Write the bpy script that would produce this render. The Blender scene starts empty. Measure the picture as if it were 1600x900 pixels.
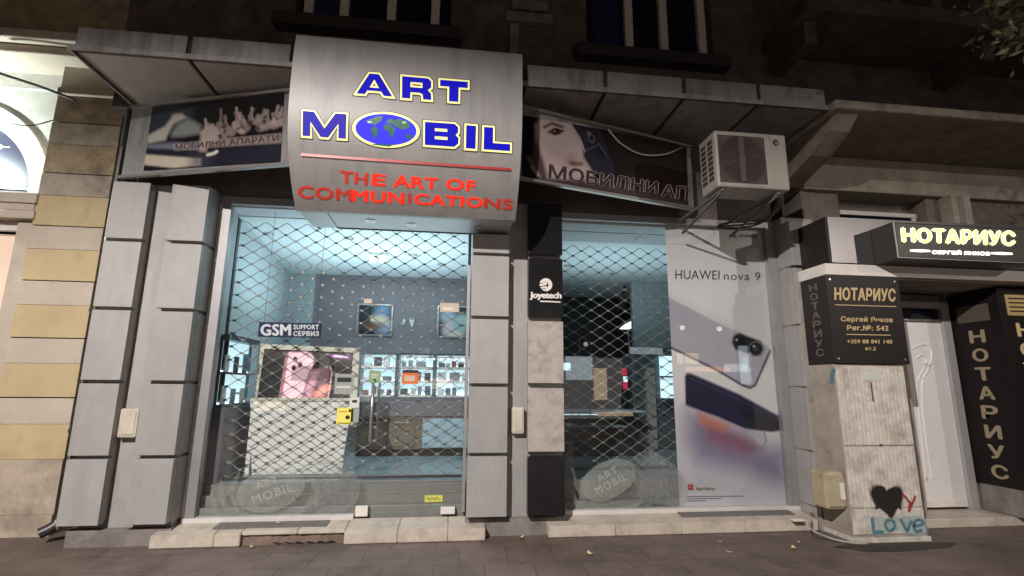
import bpy, bmesh, math, random
import numpy as np
from mathutils import Vector, Matrix
random.seed(7); rng = np.random.default_rng(7)
rad = math.radians
S = bpy.context.scene
COL = S.collection

# ------------------------------------------------------------------ camera
YAW, PITCH, ROLL, F = rad(6.82), rad(10.98), rad(0.515), 780.0
cy, sy, cp, sp = math.cos(YAW), math.sin(YAW), math.cos(PITCH), math.sin(PITCH)
FW = Vector((sy*cp, cy*cp, sp)); R0 = Vector((cy, -sy, 0)); U0 = R0.cross(FW)
RT = math.cos(ROLL)*R0 + math.sin(ROLL)*U0
UP = -math.sin(ROLL)*R0 + math.cos(ROLL)*U0
EYE = Vector((0, 0, 1.5))
cd = bpy.data.cameras.new('camera'); cam = bpy.data.objects.new('camera', cd); COL.objects.link(cam)
cd.sensor_width = 36; cd.lens = F/1600*36; cd.clip_end = 500; cd.clip_start = 0.05
M = Matrix((RT, UP, -FW)).transposed().to_4x4(); M.translation = EYE; cam.matrix_world = M
S.camera = cam
S.cycles.use_denoising = True
S.cycles.max_bounces = 10; S.cycles.transparent_max_bounces = 24
S.cycles.sample_clamp_indirect = 4.0
S.cycles.caustics_reflective = False; S.cycles.caustics_refractive = False

# ------------------------------------------------------------------ night sky, street lamp, fill lights, exposure
W = bpy.data.worlds.new('World'); S.world = W; W.use_nodes = True
nt = W.node_tree; sky = nt.nodes.new('ShaderNodeTexSky'); sky.sky_type = 'NISHITA'; sky.sun_disc = False
sky.sun_elevation = rad(1.0); sky.sun_rotation = rad(200)
bg = nt.nodes['Background']; bg.inputs['Strength'].default_value = 0.0012
nt.links.new(sky.outputs['Color'], bg.inputs['Color'])
S.view_settings.view_transform = 'Standard'; S.view_settings.look = 'None'
S.view_settings.exposure = 0; S.view_settings.gamma = 1

def lamp(name, kind, loc, target, energy, color, **kw):
    l = bpy.data.lights.new(name, kind); l.energy = energy; l.color = color
    for k, v in kw.items(): setattr(l, k, v)
    o = bpy.data.objects.new(name, l); COL.objects.link(o); o.location = loc
    d = Vector(target)-Vector(loc); o.rotation_euler = d.to_track_quat('-Z', 'Y').to_euler()
    return o
# cut-off street lamp on the kerb behind the viewer: light dies away above the canopy
LAMP = (-3.4, -3.0, 6.6)
lamp('street_lamp_light', 'POINT', LAMP, (0, 0, 0), 5200, (1, .935, .90), shadow_soft_size=.055)
lamp('right_fill_light', 'SPOT', (11.5, -5.0, 5.6), (5.2, 5.5, .6), 900, (1, .89, .80), spot_size=rad(50), spot_blend=.9, shadow_soft_size=.1)  # added spot fill for the right side, no lamp stands there
lamp('front_fill_light', 'AREA', (1, -9, 1.4), (1, 5, -1.5), 75, (1, .92, .88), shape='RECTANGLE', size=12, size_y=2.5)  # added unseen area fill that lifts the facade and soffits
# shop interior: cold ceiling wash and down lights
LC = (.68, .91, 1.0)
lamp('ceiling_wash_light', 'AREA', (-1.0, 7.2, 2.35), (-1.0, 7.15, 4), 54, LC, shape='RECTANGLE', size=2.4, size_y=2.2)
lamp('ceiling_wash_light', 'AREA', (2.3, 7.2, 2.35), (2.3, 7.15, 4), 20, LC, shape='RECTANGLE', size=2.2, size_y=1.6)
lamp('shop_down_light', 'AREA', (-0.9, 7.0, 3.36), (-0.9, 7.0, 0), 34, LC, shape='RECTANGLE', size=1.6, size_y=1.2)
# lamp washing the arch of the neighbouring yellow house
lamp('arch_light', 'SPOT', (-5.72, 5.775, 4.05), (-5.3, 6.05, 4.2), 170, (.88, 1, .96), spot_size=rad(165), spot_blend=.3, shadow_soft_size=.04)

# ------------------------------------------------------------------ projection helpers (picture point -> point on a real plane)
def ray(px, py): return (RT*((px-800)/F) + UP*((450-py)/F) + FW)
def at(px, py, Y):
    d = ray(px, py); return EYE + d*((Y-EYE.y)/d.y)
def atz(px, py, Z):
    d = ray(px, py); return EYE + d*((Z-EYE.z)/d.z)
def atx(px, py, X):
    d = ray(px, py); return EYE + d*((X-EYE.x)/d.x)
def atp(px, py, p0, n):
    d = ray(px, py); return EYE + d*((p0-EYE).dot(n)/d.dot(n))

# ------------------------------------------------------------------ materials
def srgb(r, g, b):
    f = lambda c: (c/255)/12.92 if c/255 <= .04045 else ((c/255+.055)/1.055)**2.4
    return (f(r), f(g), f(b))
def mat(name, col, rough=.6, metal=0, var=.12, scale=3.0, bump=.0, bscale=60, dirt=None, dscale=2.0, emit=None, estr=0, spec=.5, aniso=False, tone=0):
    m = bpy.data.materials.new(name); m.use_nodes = True; n = m.node_tree.nodes; L = m.node_tree.links
    b = n['Principled BSDF']; b.inputs['Roughness'].default_value = rough; b.inputs['Metallic'].default_value = metal
    b.inputs['Specular IOR Level'].default_value = spec
    tc = n.new('ShaderNodeTexCoord'); geo = n.new('ShaderNodeNewGeometry')
    nz = n.new('ShaderNodeTexNoise'); nz.inputs['Scale'].default_value = scale; nz.inputs['Detail'].default_value = 8; nz.inputs['Roughness'].default_value = .65
    L.new(geo.outputs['Position'], nz.inputs['Vector'])
    rp = n.new('ShaderNodeMapRange'); rp.inputs['From Min'].default_value = .3; rp.inputs['From Max'].default_value = .7
    rp.inputs['To Min'].default_value = 1-var; rp.inputs['To Max'].default_value = 1+var
    L.new(nz.outputs['Fac'], rp.inputs['Value'])
    mx = n.new('ShaderNodeMix'); mx.data_type = 'RGBA'; mx.blend_type = 'MULTIPLY'; mx.inputs['Factor'].default_value = 1
    mx.inputs['A'].default_value = (*col, 1); L.new(rp.outputs['Result'], mx.inputs['B'])
    out = mx.outputs['Result']
    if dirt:
        d = n.new('ShaderNodeTexNoise'); d.inputs['Scale'].default_value = dscale; d.inputs['Detail'].default_value = 10; d.inputs['Roughness'].default_value = .7
        vm = n.new('ShaderNodeVectorMath'); vm.operation = 'MULTIPLY'; vm.inputs[1].default_value = (1, 1, .12) if aniso else (1, 1, 1)
        L.new(geo.outputs['Position'], vm.inputs[0]); L.new(vm.outputs['Vector'], d.inputs['Vector'])
        cr = n.new('ShaderNodeMapRange'); cr.inputs['From Min'].default_value = .48; cr.inputs['From Max'].default_value = .68; cr.inputs['To Max'].default_value = .85
        L.new(d.outputs['Fac'], cr.inputs['Value'])
        m2 = n.new('ShaderNodeMix'); m2.data_type = 'RGBA'; L.new(cr.outputs['Result'], m2.inputs['Factor']); L.new(out, m2.inputs['A']); m2.inputs['B'].default_value = (*dirt, 1)
        out = m2.outputs['Result']
    if tone:
        oi = n.new('ShaderNodeObjectInfo'); r2 = n.new('ShaderNodeMapRange'); r2.inputs['To Min'].default_value = 1-tone; r2.inputs['To Max'].default_value = 1+tone
        L.new(oi.outputs['Random'], r2.inputs['Value']); m3 = n.new('ShaderNodeMix'); m3.data_type = 'RGBA'; m3.blend_type = 'MULTIPLY'; m3.inputs['Factor'].default_value = 1
        L.new(out, m3.inputs['A']); L.new(r2.outputs['Result'], m3.inputs['B']); out = m3.outputs['Result']
    L.new(out, b.inputs['Base Color'])
    if bump:
        bn = n.new('ShaderNodeTexNoise'); bn.inputs['Scale'].default_value = bscale; bn.inputs['Detail'].default_value = 6
        L.new(geo.outputs['Position'], bn.inputs['Vector'])
        bp = n.new('ShaderNodeBump'); bp.inputs['Strength'].default_value = bump; bp.inputs['Distance'].default_value = .01
        L.new(bn.outputs['Fac'], bp.inputs['Height']); L.new(bp.outputs['Normal'], b.inputs['Normal'])
    if emit:
        b.inputs['Emission Color'].default_value = (*emit, 1); b.inputs['Emission Strength'].default_value = estr
    return m
def art_mat(name, rough=.35, emit=0):
    m = bpy.data.materials.new(name); m.use_nodes = True; n = m.node_tree.nodes; L = m.node_tree.links
    b = n['Principled BSDF']; b.inputs['Roughness'].default_value = rough
    a = n.new('ShaderNodeAttribute'); a.attribute_name = 'Col'; L.new(a.outputs['Color'], b.inputs['Base Color'])
    if emit: L.new(a.outputs['Color'], b.inputs['Emission Color']); b.inputs['Emission Strength'].default_value = emit
    return m
def glass_mat(name, tint=(.972, .985, .982), fres=1.5):
    m = bpy.data.materials.new(name); m.use_nodes = True; n = m.node_tree.nodes; L = m.node_tree.links
    n.remove(n['Principled BSDF']); o = n['Material Output']
    t = n.new('ShaderNodeBsdfTransparent'); t.inputs['Color'].default_value = (*tint, 1)
    g = n.new('ShaderNodeBsdfGlossy'); g.inputs['Roughness'].default_value = .01
    w = n.new('ShaderNodeLayerWeight'); w.inputs['Blend'].default_value = .5
    p5 = n.new('ShaderNodeMath'); p5.operation = 'POWER'; p5.inputs[1].default_value = 5; L.new(w.outputs['Facing'], p5.inputs[0])
    f = n.new('ShaderNodeMath'); f.operation = 'MULTIPLY_ADD'; f.inputs[1].default_value = .96; f.inputs[2].default_value = .04; L.new(p5.outputs[0], f.inputs[0])
    x = n.new('ShaderNodeMixShader'); L.new(f.outputs[0], x.inputs[0]); L.new(t.outputs[0], x.inputs[1]); L.new(g.outputs[0], x.inputs[2]); L.new(x.outputs[0], o.inputs['Surface'])
    return m
def film_mat(name, col, opac):
    m = bpy.data.materials.new(name); m.use_nodes = True; n = m.node_tree.nodes; L = m.node_tree.links
    b = n['Principled BSDF']; o = n['Material Output']; b.inputs['Base Color'].default_value = (*col, 1); b.inputs['Roughness'].default_value = .8
    t = n.new('ShaderNodeBsdfTransparent'); x = n.new('ShaderNodeMixShader')
    nz = n.new('ShaderNodeTexNoise'); nz.inputs['Scale'].default_value = 9; nz.inputs['Detail'].default_value = 6
    g = n.new('ShaderNodeNewGeometry'); L.new(g.outputs['Position'], nz.inputs['Vector'])
    r = n.new('ShaderNodeMapRange'); r.inputs['From Min'].default_value = .3; r.inputs['From Max'].default_value = .7; r.inputs['To Min'].default_value = opac*.8; r.inputs['To Max'].default_value = min(1, opac*1.15)
    L.new(nz.outputs['Fac'], r.inputs['Value']); L.new(r.outputs['Result'], x.inputs[0]); L.new(t.outputs[0], x.inputs[1]); L.new(b.outputs[0], x.inputs[2]); L.new(x.outputs[0], o.inputs['Surface'])
    return m

MT = {}
MT['clad'] = mat('grey_cladding', (.345, .333, .320), .42, 0, .08, 5, .06, 120, (.30, .285, .272), 5, aniso=True, tone=.05)
MT['clad_wall'] = mat('grey_wall', (.345, .333, .318), .55, 0, .1, 4, .08, 90, (.28, .265, .25), 6, aniso=True)
MT['clad_dirty'] = mat('dirty_cladding', (.42, .375, .345), .5, 0, .14, 7, .05, 120, (.25, .215, .20), 9, tone=.05)
MT['clad_black'] = mat('black_panel', (.011, .010, .011), .25, 0, .3, 8)
MT['plinth'] = mat('plinth_concrete', (.22, .195, .18), .8, 0, .25, 6, .3, 60, (.10, .09, .085), 4)
MT['plaster'] = mat('brown_plaster', (.105, .082, .072), .9, 0, .4, 3, .5, 40, (.04, .032, .028), 2.5)
MT['lintel'] = mat('lintel_plaster', (.13, .11, .10), .85, 0, .25, 4, .2, 60)
MT['fascia'] = mat('fascia_metal', (.25, .24, .235), .5, .2, .14, 6, .04, 90, (.11, .10, .09), 6, aniso=True, tone=.10)
MT['soffit'] = mat('soffit_panel', (.36, .32, .29), .55, 0, .1, 4, .03, 90)
MT['dark_joint'] = mat('dark_joint', (.03, .027, .025), .7)
MT['rail'] = mat('aluminium_rail', (.55, .51, .48), .3, .8, .06)
MT['alu'] = mat('aluminium_frame', (.36, .35, .35), .42, .5, .08, 6)
MT['alu_white'] = mat('white_metal_frame', (.62, .59, .56), .45, 0, .06, 6)
MT['dark_metal'] = mat('dark_metal', (.06, .058, .06), .4, .5)
MT['black'] = mat('black_paint', (.012, .011, .012), .4)
MT['glass'] = glass_mat('window_glass')
MT['dark_glass'] = mat('night_window_glass', (.010, .012, .028), .08, 0, .3)
MT['stone'] = mat('pale_step_stone', (.56, .49, .41), .55, 0, .12, 9, .12, 80, (.36, .30, .25), 5)
MT['grey_stone'] = mat('grey_inlay_mat', (.17, .155, .145), .85, 0, .2, 20, .2, 200)
MT['mortar'] = mat('broken_mortar', (.20, .145, .115), .95, 0, .35, 14, .8, 40, (.09, .06, .05), 7)
MT['yellow'] = mat('yellow_plaster', (.47, .375, .215), .85, 0, .14, 6, .25, 70, (.37, .285, .17), 3, tone=.04)
MT['cream'] = mat('cream_plaster', (.46, .40, .325), .85, 0, .12, 6, .25, 70, (.37, .315, .25), 3, tone=.04)
MT['yellow_shaded_dirty'] = mat('shaded_dirty_yellow_plaster', (.33, .255, .16), .9, 0, .25, 5, .2, 70, (.10, .075, .05), 3); MT['cream_shaded_dirty'] = mat('shaded_dirty_cream_plaster', (.35, .30, .24), .9, 0, .2, 5, .15, 70, (.13, .10, .075), 3)  # upper-band plaster: lamp cut-off shade painted into the colour, plus some dirt
MT['white_plaster'] = mat('white_plaster', (.66, .66, .62), .85, 0, .1, 5, .1, 70, (.45, .45, .38), 2)
MT['base_plaster'] = mat('base_plaster', (.42, .35, .27), .9, 0, .22, 5, .35, 40, (.22, .18, .14), 2.4)
MT['teal_wall'] = mat('shop_wall_paint', (.46, .52, .53), .6, 0, .05, 3)
MT['ceiling'] = mat('shop_ceiling_paint', (.70, .76, .78), .7, 0, .04, 2)
MT['dark_wall'] = mat('dark_grey_shop_wall', (.24, .213, .232), .5, 0, .1, 3)
MT['black_wall'] = mat('black_shop_wall', (.02, .02, .022), .45, 0, .2, 3)
MT['shop_floor'] = mat('shop_floor_tile', (.24, .31, .34), .22, 0, .12, 5)
MT['riser'] = mat('grey_riser', (.22, .22, .20), .5, 0, .15, 8)
MT['wood'] = mat('brown_cabinet_wood', (.16, .125, .085), .45, 0, .15, 6)
MT['counter'] = mat('counter_top', (.12, .115, .13), .3, 0, .1, 6)
MT['pale_blue'] = mat('pale_blue_board', (.33, .44, .50), .5, 0, .06, 4)
MT['white_lam'] = mat('white_laminate', (.78, .76, .72), .4, 0, .04, 3)
MT['cream_lam'] = mat('cream_laminate', (.60, .57, .47), .5, 0, .05, 3)
MT['led'] = mat('lit_shelf_back', (.6, .7, .72), .6, 0, .0, 3, emit=(.62, .90, 1.0), estr=.95)
MT['led_hi'] = mat('led_strip', (.9, .95, 1), .6, 0, 0, 3, emit=(.80, .96, 1.0), estr=2.2)
MT['globe_glow'] = mat('globe_glow', (1, 1, 1), .5, 0, 0, emit=(1, .93, .80), estr=7)
MT['led_spot'] = mat('spot_lamp_glow', (1, 1, 1), .5, 0, 0, emit=(1, 1, 1), estr=5)
MT['shelf_metal'] = mat('shelf_upright', (.07, .10, .115), .35, .3, .1)
MT['wire'] = mat('galvanised_wire', (.25, .24, .23), .45, .35, .1)
MT['plastic_white'] = mat('white_plastic', (.68, .66, .62), .4, 0, .05)
MT['ivory'] = mat('ivory_plastic', (.56, .51, .42), .5, 0, .1, 9, 0, 60, (.42, .37, .30), 6)
MT['meter'] = mat('yellowed_plastic', (.44, .38, .25), .5, 0, .12, 9, 0, 60, (.30, .25, .165), 6)
MT['cabinet'] = mat('cabinet_paint', (.62, .58, .52), .6, 0, .2, 12, .06, 80, (.33, .26, .20), 4.5)
MT['cabinet_gap'] = mat('cabinet_gap_dark', (.13, .105, .085), .8, 0, .2, 9); MT['cabinet_side'] = mat('cabinet_side_paint', (.40, .35, .30), .65, 0, .2, 10, .1, 80, (.2, .17, .14), 5)
MT['notary_black'] = mat('notary_black_board', (.022, .018, .017), .4, .0, .15, 4, spec=.22)
MT['notary_metal'] = mat('notary_fascia_metal', (.17, .165, .165), .33, .85, .05)
MT['gold'] = mat('gold_lettering', (.60, .44, .22), .5, 0, .08, 30)
MT['gold_dim'] = mat('dull_gold_lettering', (.30, .235, .15), .6, 0, .1, 30); MT['gold_shaded'] = mat('shaded_gold_lettering', (.13, .115, .09), .6, 0, .1, 30); MT['pillar_black'] = mat('black_pillar_board', (.012, .009, .009), .5, 0, .2, 4, spec=.15)
MT['gold_plate'] = mat('gold_plate', (.62, .47, .20), .35, .4, .08, 12)
MT['white_paint'] = mat('white_paint', (.72, .68, .63), .6, 0, .08, 6)
MT['door_white'] = mat('white_door_pvc', (.76, .73, .71), .4, 0, .04, 4)
MT['grey_frame'] = mat('grey_door_frame', (.36, .345, .34), .5, 0, .08)
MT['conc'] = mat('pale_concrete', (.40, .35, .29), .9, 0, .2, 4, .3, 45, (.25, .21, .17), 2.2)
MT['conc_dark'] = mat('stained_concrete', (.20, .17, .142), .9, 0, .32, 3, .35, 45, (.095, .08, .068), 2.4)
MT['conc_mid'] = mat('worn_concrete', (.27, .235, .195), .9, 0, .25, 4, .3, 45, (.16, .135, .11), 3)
MT['pvc'] = mat('aged_white_plastic', (.31, .285, .25), .5, 0, .1, 8, 0, 60, (.20, .175, .15), 9, aniso=True)
MT['hose'] = mat('grey_insulated_hose', (.13, .115, .10), .8, 0, .2, 20); MT['ac_back'] = mat('dusty_fan_recess', (.06, .046, .04), .85, 0, .3, 12); MT['ac_mesh'] = mat('dusty_fan_guard', (.038, .027, .023), .8, 0, .25, 25)
MT['ac_dark'] = mat('fan_cavity', (.03, .025, .023), .8)
MT['cable'] = mat('black_cable', (.02, .02, .02), .6)
MT['cable_grey'] = mat('grey_cable', (.34, .32, .30), .5)
MT['leaf'] = mat('fallen_leaf', (.62, .52, .30), .7, 0, .2, 30)
MT['foliage'] = mat('dark_foliage', (.10, .10, .05), .7, 0, .4, 6)
MT['bark'] = mat('bark', (.10, .08, .06), .9, 0, .3, 20)
MT['lit_yellow'] = mat('lit_yellow_letters', (.8, .8, .35), .5, 0, 0, emit=(.88, .92, .20), estr=1.0)
MT['lit_white'] = mat('lit_white_letters', (.9, .9, .85), .5, 0, 0, emit=(1, 1, .86), estr=1.5)
MT['sign_panel'] = mat('brushed_sign_metal', (.365, .352, .338), .50, .2, .05, 3, aniso=True, dirt=(.27, .27, .27), dscale=5)
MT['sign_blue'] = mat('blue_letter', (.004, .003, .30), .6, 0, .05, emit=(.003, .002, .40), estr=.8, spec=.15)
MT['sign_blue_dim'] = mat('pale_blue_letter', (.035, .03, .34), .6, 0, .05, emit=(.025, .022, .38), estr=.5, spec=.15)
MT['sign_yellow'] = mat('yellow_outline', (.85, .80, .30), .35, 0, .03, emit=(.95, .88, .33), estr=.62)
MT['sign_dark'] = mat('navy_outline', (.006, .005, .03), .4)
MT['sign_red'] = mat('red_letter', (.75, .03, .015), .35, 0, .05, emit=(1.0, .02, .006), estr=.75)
MT['sign_red_dim'] = mat('dim_red_letter', (.60, .05, .03), .35, 0, .05, emit=(.6, .03, .015), estr=.25)  # end letters with weaker backlight, set in colour and glow
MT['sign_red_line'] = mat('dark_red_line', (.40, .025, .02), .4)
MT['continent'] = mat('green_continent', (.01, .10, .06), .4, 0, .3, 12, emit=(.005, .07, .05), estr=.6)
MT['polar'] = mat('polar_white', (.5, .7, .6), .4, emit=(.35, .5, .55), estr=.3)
MT['underbox'] = mat('sign_box_underside', (.44, .44, .43), .4, .2, .06)
MT['navy'] = mat('navy_board', (.008, .010, .06), .7)
MT['silver_letter'] = mat('silver_letter', (.62, .64, .68), .4)
MT['green_st'] = mat('green_sticker', (.22, .36, .17), .5)
MT['orange_st'] = mat('orange_sticker', (.55, .12, .02), .5, emit=(.5, .1, .01), estr=.25)
MT['yellow_st'] = mat('yellow_sticker', (.72, .66, .12), .5, emit=(.6, .55, .1), estr=.12)
MT['white_st'] = mat('white_sticker', (.62, .62, .58), .6)
MT['grey_st'] = mat('grey_notice', (.30, .33, .31), .6)
MT['beige_st'] = mat('beige_sticker', (.52, .42, .32), .6)
MT['frost'] = film_mat('frosted_film', (.40, .42, .39), .32)
MT['frost_dark'] = film_mat('frosted_film_thin', (.33, .35, .33), .25)
MT['frost_lit'] = film_mat('frosted_letters', (.50, .51, .46), .36)
MT['spray_black'] = mat('black_spray', (.012, .010, .010), .6, 0, .4, 30)
MT['spray_red'] = mat('red_spray', (.35, .035, .015), .6, 0, .3, 40)
MT['spray_blue'] = mat('blue_spray', (.085, .20, .25), .6, 0, .35, 40)
MT['spray_pale'] = film_mat('pale_blue_overspray', (.40, .55, .55), .4)
MT['spray_haze'] = film_mat('black_overspray', (.03, .025, .025), .30)
MT['tile_dark'] = mat('dark_pavement_patch', (.045, .035, .03), .7, 0, .3, 5)
MT['warm_lit'] = mat('warm_shop_glow', (.6, .45, .35), .6, emit=(.62, .44, .33), estr=.55)
MT['arch_blue'] = mat('arch_panel_blue', (.022, .024, .042), .35, 0, .08, 2)
MT['red_box'] = mat('red_product', (.5, .02, .05), .4, emit=(.7, .03, .08), estr=.5)
MT['rust'] = mat('brown_figure', (.12, .045, .02), .7)
def pavement_mat():
    m = mat('pavement_tiles', (.165, .124, .105), .62, 0, .28, 1.3, .3, 90, (.085, .063, .053), 2.2)
    n = m.node_tree.nodes; L = m.node_tree.links; b = n['Principled BSDF']
    g = n.new('ShaderNodeNewGeometry'); mp = n.new('ShaderNodeMapping'); mp.inputs['Rotation'].default_value = (0, 0, rad(1.5)); L.new(g.outputs['Position'], mp.inputs['Vector'])
    br = n.new('ShaderNodeTexBrick'); br.offset = 0.5; br.inputs['Scale'].default_value = 1; br.inputs['Mortar Size'].default_value = .006
    br.inputs['Brick Width'].default_value = .42; br.inputs['Row Height'].default_value = .42; br.inputs['Mortar Smooth'].default_value = .3
    br.inputs['Color1'].default_value = (1, 1, 1, 1); br.inputs['Color2'].default_value = (.86, .86, .86, 1); br.inputs['Mortar'].default_value = (.55, .53, .5, 1)
    L.new(mp.outputs['Vector'], br.inputs['Vector'])
    src = b.inputs['Base Color'].links[0].from_socket
    mx = n.new('ShaderNodeMix'); mx.data_type = 'RGBA'; mx.blend_type = 'MULTIPLY'; mx.inputs['Factor'].default_value = 1
    L.new(src, mx.inputs['A']); L.new(br.outputs['Color'], mx.inputs['B']); L.new(mx.outputs['Result'], b.inputs['Base Color'])
    return m
MT['pave'] = pavement_mat()

# ------------------------------------------------------------------ mesh helpers
def box(bm, x0, x1, y0, y1, z0, z1, bev=0.0, taper=None):
    x0, x1 = sorted((x0, x1)); y0, y1 = sorted((y0, y1)); z0, z1 = sorted((z0, z1))
    v = [bm.verts.new(p) for p in ((x0,y0,z0),(x1,y0,z0),(x1,y1,z0),(x0,y1,z0),(x0,y0,z1),(x1,y0,z1),(x1,y1,z1),(x0,y1,z1))]
    fs = [bm.faces.new([v[i] for i in q]) for q in ((0,1,5,4),(1,2,6,5),(2,3,7,6),(3,0,4,7),(4,5,6,7),(3,2,1,0))]
    if bev:
        es = list({e for f in fs for e in f.edges})
        bmesh.ops.bevel(bm, geom=es, offset=bev, segments=2, profile=.5, affect='EDGES')
def prism(bm, pts, axis, d):      # polygon of 3-D points pushed along vector axis*d
    a = [bm.verts.new(p) for p in pts]; o = Vector(axis)*d
    b = [bm.verts.new(Vector(p)+o) for p in pts]; n = len(pts)
    bm.faces.new(a); bm.faces.new(b[::-1])
    for i in range(n): bm.faces.new((a[i], b[i], b[(i+1) % n], a[(i+1) % n]))
    bmesh.ops.recalc_face_normals(bm, faces=bm.faces)
def tube(bm, pts, r, n=6, cap=True):
    pts = [Vector(p) for p in pts]; rings = []
    for i, p in enumerate(pts):
        t = (pts[min(i+1, len(pts)-1)]-pts[max(i-1, 0)]).normalized()
        a = t.cross(Vector((0, 0, 1)) if abs(t.z) < .9 else Vector((1, 0, 0))).normalized(); b = t.cross(a)
        rr = r[i] if isinstance(r, (list, tuple)) else r
        rings.append([bm.verts.new(p+(a*math.cos(k*2*math.pi/n)+b*math.sin(k*2*math.pi/n))*rr) for k in range(n)])
    for A, B in zip(rings, rings[1:]):
        for k in range(n): bm.faces.new((A[k], A[(k+1) % n], B[(k+1) % n], B[k]))
    if cap: bm.faces.new(rings[0][::-1]); bm.faces.new(rings[-1])
def bar(bm, p, q, w, d):          # square bar between two points
    p, q = Vector(p), Vector(q); t = (q-p).normalized(); a = t.cross(Vector((0, 0, 1)) if abs(t.z) < .9 else Vector((1, 0, 0))).normalized(); b = t.cross(a)
    A = [bm.verts.new(p+a*i*w/2+b*j*d/2) for i, j in ((-1,-1),(1,-1),(1,1),(-1,1))]
    B = [bm.verts.new(q+a*i*w/2+b*j*d/2) for i, j in ((-1,-1),(1,-1),(1,1),(-1,1))]
    for k in range(4): bm.faces.new((A[k], A[(k+1) % 4], B[(k+1) % 4], B[k]))
    bm.faces.new(A[::-1]); bm.faces.new(B)
def disc(bm, c, r, axis_u, axis_v, n=28, r2=None, depth=None):
    c = Vector(c); U, V = Vector(axis_u), Vector(axis_v)
    o = [bm.verts.new(c+U*math.cos(2*math.pi*k/n)*r+V*math.sin(2*math.pi*k/n)*(r2 or r)) for k in range(n)]
    bm.faces.new(o)
    return o
def ring(bm, c, r0, r1, U, V, n=32, sx=1.0):
    c, U, V = Vector(c), Vector(U), Vector(V)
    A = [bm.verts.new(c+U*math.cos(2*math.pi*k/n)*r0*sx+V*math.sin(2*math.pi*k/n)*r0) for k in range(n)]
    B = [bm.verts.new(c+U*math.cos(2*math.pi*k/n)*r1*sx+V*math.sin(2*math.pi*k/n)*r1) for k in range(n)]
    for k in range(n): bm.faces.new((A[k], A[(k+1) % n], B[(k+1) % n], B[k]))
def ribbon(bm, pts, w, normal, taper=False):
    pts = [Vector(p) for p in pts]; N = Vector(normal); L = []
    for i, p in enumerate(pts):
        t = (pts[min(i+1, len(pts)-1)]-pts[max(i-1, 0)]).normalized(); s = t.cross(N).normalized()
        k = w if not isinstance(w, (list, tuple)) else w[i]
        L.append((bm.verts.new(p+s*k/2), bm.verts.new(p-s*k/2)))
    for a, b in zip(L, L[1:]): bm.faces.new((a[0], a[1], b[1], b[0]))
def smooth_path(pts, n=6):
    pts = [Vector(p) for p in pts]; out = []
    for i in range(len(pts)-1):
        p0, p1, p2, p3 = pts[max(i-1, 0)], pts[i], pts[i+1], pts[min(i+2, len(pts)-1)]
        for k in range(n):
            t = k/n; out.append(.5*((2*p1)+(p2-p0)*t+(2*p0-5*p1+4*p2-p3)*t*t+(3*p1-p0-3*p2+p3)*t**3))
    return out+[pts[-1]]
def link(name, bm, m, parent=None, smooth=False):
    me = bpy.data.meshes.new(name); bmesh.ops.recalc_face_normals(bm, faces=bm.faces); bm.to_mesh(me); bm.free()
    o = bpy.data.objects.new(name, me); COL.objects.link(o)
    for mm in (m if isinstance(m, list) else [m]): me.materials.append(mm)
    if smooth:
        for p in me.polygons: p.use_smooth = True
    if parent:
        o.parent = parent; o.matrix_parent_inverse = Matrix.Translation(parent.location).inverted()
    return o
def mesh(name, m, parent, *boxes, bev=0.0):
    bm = bmesh.new()
    for b in boxes: box(bm, *b, bev=bev)
    return link(name, bm, m, parent)
def tag(o, label, cat, group=None, kind=None):
    if label: o['label'] = label
    if cat: o['category'] = cat
    if group: o['group'] = group
    if kind: o['kind'] = kind
    return o
def thing(name, label, cat, loc=(0, 0, 0), group=None):
    o = bpy.data.objects.new(name, None); COL.objects.link(o); o.location = loc; o.empty_display_size = .1
    return tag(o, label, cat, group)
def struct(o): o['kind'] = 'structure'; return o

# text: outlines of the built-in font, fitted into a w x h box
DG = None
def text_geo(s, off=0.0, spacing=1.0, res=3):
    cu = bpy.data.curves.new('t', 'FONT'); cu.body = s; cu.size = 1; cu.offset = off; cu.resolution_u = res; cu.space_character = spacing
    ob = bpy.data.objects.new('t', cu); COL.objects.link(ob)
    dg = bpy.context.evaluated_depsgraph_get(); dg.update()
    me = bpy.data.meshes.new_from_object(ob.evaluated_get(dg))
    vs = [(v.co.x, v.co.y) for v in me.vertices]; fs = [tuple(p.vertices) for p in me.polygons]
    bpy.data.objects.remove(ob); bpy.data.curves.remove(cu); bpy.data.meshes.remove(me)
    return vs, fs
def emit_geo(bm, vs, fs, fn, ref, cuts=0, shear=0, du=0, dv=0):
    x0, x1 = min(v[0] for v in ref), max(v[0] for v in ref); y0, y1 = min(v[1] for v in ref), max(v[1] for v in ref)
    t = bmesh.new(); q = [t.verts.new((((x+du-x0)/(x1-x0)), ((y+dv-y0)/(y1-y0)), 0)) for x, y in vs]
    for f in fs:
        try: t.faces.new([q[i] for i in f])
        except ValueError: pass
    for k in range(1, cuts+1):
        v = -.15+1.3*k/(cuts+1)
        bmesh.ops.bisect_plane(t, geom=t.verts[:]+t.edges[:]+t.faces[:], plane_co=(0, v, 0), plane_no=(0, 1, 0))
    mp = {}
    for v in t.verts: mp[v] = bm.verts.new(fn(v.co.x+shear*(v.co.y-.5), v.co.y))
    for f in t.faces: bm.faces.new([mp[v] for v in f.verts])
    t.free()
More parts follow.
